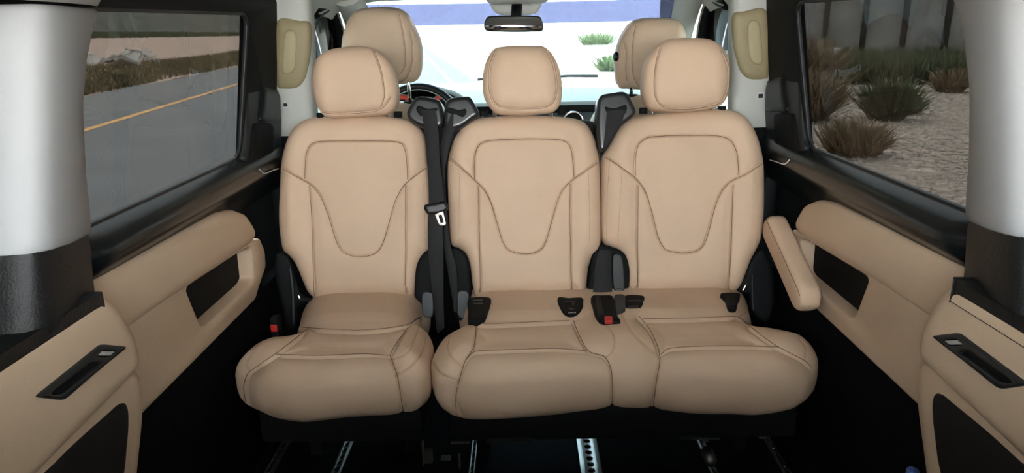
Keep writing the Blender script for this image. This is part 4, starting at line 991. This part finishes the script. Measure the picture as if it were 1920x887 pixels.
# dry grass along the far road edge: nobody could count it
V, Fc = [], []
for k in range(40000):
    a = 5 + 150 * random.random() ** 1.6; q = 10.6 + abs(random.gauss(0, 2.6)); p = rp(a, q); z = p[2] + zb(a, q)
    s = random.uniform(0.08, 0.34); w_ = random.uniform(0.02, 0.07); an = random.uniform(0, math.pi)
    dx, dy = w_ * math.cos(an), w_ * math.sin(an); b = len(V)
    V += [(p[0] - dx, p[1] - dy, z), (p[0] + dx, p[1] + dy, z), (p[0] + random.gauss(0, .12), p[1] + random.gauss(0, .12), z + s)]
    Fc.append((b, b + 1, b + 2))
tag(link('dry_grass_strip', mesh(V, Fc, recalc=False), GRASS, smooth_=False), 'low dry grass growing along the far edge of the road', 'grass', kind='stuff')
V, Fc = [], []
for k in range(16000):
    a = random.uniform(0, 500); q = random.uniform(72, 98); p = rp(a, q); z = p[2] + zb(a, q)
    s = random.uniform(0.3, 1.3); w_ = random.uniform(0.15, 0.5); an = random.uniform(0, math.pi)
    dx, dy = w_ * math.cos(an), w_ * math.sin(an); b = len(V)
    V += [(p[0] - dx, p[1] - dy, z), (p[0] + dx, p[1] + dy, z), (p[0] + random.gauss(0, .3), p[1] + random.gauss(0, .3), z + s)]
    Fc.append((b, b + 1, b + 2))
tag(link('green_scrub_belt', mesh(V, Fc, recalc=False), GREEN, smooth_=False), 'belt of low green scrub far behind the sand bank', 'scrub', kind='stuff')
strip('far_hill', -80, 1500, 98, 190, 0.0, mat('dark_hill', (0.055, 0.052, 0.036), 0.95, var=0.6, vscale=0.25), 60, 12, zf=lambda a, q: zb(a, 98) - 0.4 + (q - 98) * (0.45 + 0.0006 * max(0, a)), parent=gnd, jit=0.3)
# broken concrete slabs heaped on the bank
slabs = []
for k in range(34):
    u = random.uniform(158, 300); v = 84 + 44 * random.random() ** 1.2 + (u - 158) * 0.02
    d = ray(u, v); t = 24.0
    a = 36 + random.uniform(-1, 9) ; pos = None
    for tt in np.linspace(14, 70, 500):
        P = CAM + d / d[1] * tt; qq = -(P[0] * 0.9876) - P[1] * 0.157; aa = -P[0] * 0.157 + P[1] * 0.9876
        if qq > 13.5 and P[2] <= GZ + zb(aa, qq): pos = P; break
    if pos is None: continue
    slabs.append(pos)
for k, P in enumerate(slabs):
    bm = bmesh.new(); bmesh.ops.create_cube(bm, size=1)
    sx_, sy_, sz_ = random.uniform(.7, 1.9), random.uniform(.5, 1.1), random.uniform(.16, .32)
    for v in bm.verts: v.co = Vector((v.co.x * sx_ * random.uniform(.7, 1.1), v.co.y * sy_ * random.uniform(.7, 1.1), v.co.z * sz_))
    bmesh.ops.bevel(bm, geom=bm.edges[:], offset=0.03, segments=1, affect='EDGES')
    me = bpy.data.meshes.new('m'); bm.to_mesh(me); bm.free()
    o = link('concrete_slab', me, CONC, smooth_=False)
    o.location = (P[0], P[1], P[2] + 0.22); o.rotation_euler = (random.uniform(-.5, .5), random.uniform(-.5, .5), random.uniform(0, 3))
    tag(o, 'broken concrete slab in the heap beyond the road outside the left window', 'rubble', 'broken slabs heaped beyond the road')

# right side: shrubs, wall with posts, buckets
V, Fc = [], []
for k in range(9000):
    yy = 3 + 22 * random.random() ** 1.5; xx = yy * random.uniform(0.30, 0.75); r = random.uniform(0.008, 0.035) * (1 + yy / 20); b = len(V)
    if xx < 2: continue
    for dx, dy, dz in ((1, 0, 0), (0, 1, 0), (-1, 0, 0), (0, -1, 0), (0, 0, 0.8)):
        V.append((xx + r * dx * random.uniform(.6, 1.3), yy + r * dy * random.uniform(.6, 1.3), GZ - 0.02 + r * dz + 0.01))
    Fc += [(b, b + 1, b + 4), (b + 1, b + 2, b + 4), (b + 2, b + 3, b + 4), (b + 3, b, b + 4)]
tag(link('gravel_stones', mesh(V, Fc, recalc=False), mat('pale_stone', (0.36, 0.30, 0.25), 0.9, var=0.4, vscale=9), smooth_=False), 'loose stones scattered over the gravel right of the van', 'stones', kind='stuff')
def gp(u, v): return hit(u, v, z=GZ)
shr = [((1600, 288), 0.50, 0.55, 900, DRYB, 'tan dry shrub low in the right window nearest the van'),
       ((1512, 224), 0.6, 1.1, 1100, DRYB, 'brown shrub at the front edge of the right window'),
       ((1662, 224), 0.45, 0.9, 900, GREEN, 'dull green shrub in the middle of the right window'),
       ((1500, 170), 1.0, 1.7, 1200, DRYB, 'tall brown shrub beside the window frame under the buckets'),
       ((1780, 172), 0.5, 0.7, 500, DRYB, 'small rusty shrub on the gravel at the rear of the right window'),
       ((1700, 212), 0.35, 0.45, 400, GREEN, 'little green weed on the open gravel outside the right window')]
for (uv, r, h, n, m, lab) in shr:
    P = gp(*uv)
    tag(tuft('dry_shrub', P, r, h, n, m, wid=0.014), lab, 'shrub', 'shrubs on the gravel right of the van')
V, Fc = [], []
for k in range(15000):
    u = random.uniform(1440, 1900); v = 158 + abs(random.gauss(0, 1)) * -26
    if v < 112: continue
    P = gp(u, v); s = random.uniform(0.2, 0.9); w_ = random.uniform(0.02, 0.09); an = random.uniform(0, math.pi)
    dx, dy = w_ * math.cos(an), w_ * math.sin(an); b = len(V)
    V += [(P[0] - dx, P[1] - dy, GZ), (P[0] + dx, P[1] + dy, GZ), (P[0] + random.gauss(0, .25), P[1] + random.gauss(0, .25), GZ + s)]
    Fc.append((b, b + 1, b + 2))
tag(link('weed_band', mesh(V, Fc, recalc=False), GREEN, smooth_=False), 'band of dark green weeds at the foot of the grey wall', 'weeds', kind='stuff')
Wa, Wb = gp(1420, 108), gp(1960, 108)
_d = (Wb - Wa) / np.linalg.norm(Wb - Wa); Wa = Wa - _d * 6; Wb = Wb + _d * 30
bw = tag(empty('boundary_wall', (float((Wa[0] + Wb[0]) / 2), float((Wa[1] + Wb[1]) / 2), GZ)), 'tall grey wall with dark posts beyond the weeds outside the right window', 'wall')
dv = Wb - Wa; Ln = np.linalg.norm(dv); dv /= Ln; nv = np.array([-dv[1], dv[0], 0])
for k in range(26):
    a = Wa + dv * Ln * k / 26; b = Wa + dv * Ln * (k + 1) / 26
    Vv = []
    for p, e in ((a, 0.03), (b, -0.03)):
        for o_ in (0, 0.3):
            for z in (GZ - 0.1, GZ + 7.5):
                Vv.append(p + dv * e + nv * o_ + np.array([0, 0, z - p[2]]))
    adopt(link('wall_panel', mesh(Vv, [(0, 1, 5, 4), (2, 3, 7, 6), (0, 1, 3, 2), (4, 5, 7, 6), (1, 3, 7, 5), (0, 2, 6, 4)]), WALLC, smooth_=False), bw)
    if k:
        p = a - nv * 0.35 if np.dot(-nv, -a) < 0 else a + nv * -0.35
        adopt(tube('wall_post', [[(p[0], p[1], GZ), (p[0], p[1], GZ + 7.6)]], 0.16, POST, None, sides=8), bw)
for (u, v), lab in (((1487, 104), 'white bucket nearest the window frame before the grey wall'), ((1558, 102), 'white bucket standing further from the window frame before the grey wall')):
    P = hit(u, v, y=28.0)
    prof = [(0.0, 0), (0.26, 0), (0.33, 0.38), (0.36, 0.38), (0.36, 0.44), (0.30, 0.44), (0.24, 0.04), (0.0, 0.04)]
    rows = [[(P[0] + r * math.cos(a), P[1] + r * math.sin(a), P[2] - 0.2 + z) for a in np.linspace(0, 2 * math.pi, 21)[:-1]] for r, z in prof]
    o = tag(loft('bucket', rows, WHITE, None, closed=True), lab, 'bucket', 'white buckets by the wall')
    st = box('stand', (P[0] - 0.4, P[1] - 0.3, GZ), (P[0] + 0.4, P[1] + 0.3, P[2] - 0.2), POST, o, bev=0.02)
# greenery ahead of the van
for (u, v, r, h, lab) in ((1120, 84, 2.6, 1.6, 'pale green bush far ahead of the windscreen on the right'), (1148, 132, 0.8, 0.7, 'yellow green bush ahead beside the passenger headrest')):
    P = gp(u, v)
    tag(tuft('roadside_bush', P, r, h, 420, GREENF, wid=0.05), lab, 'bush')
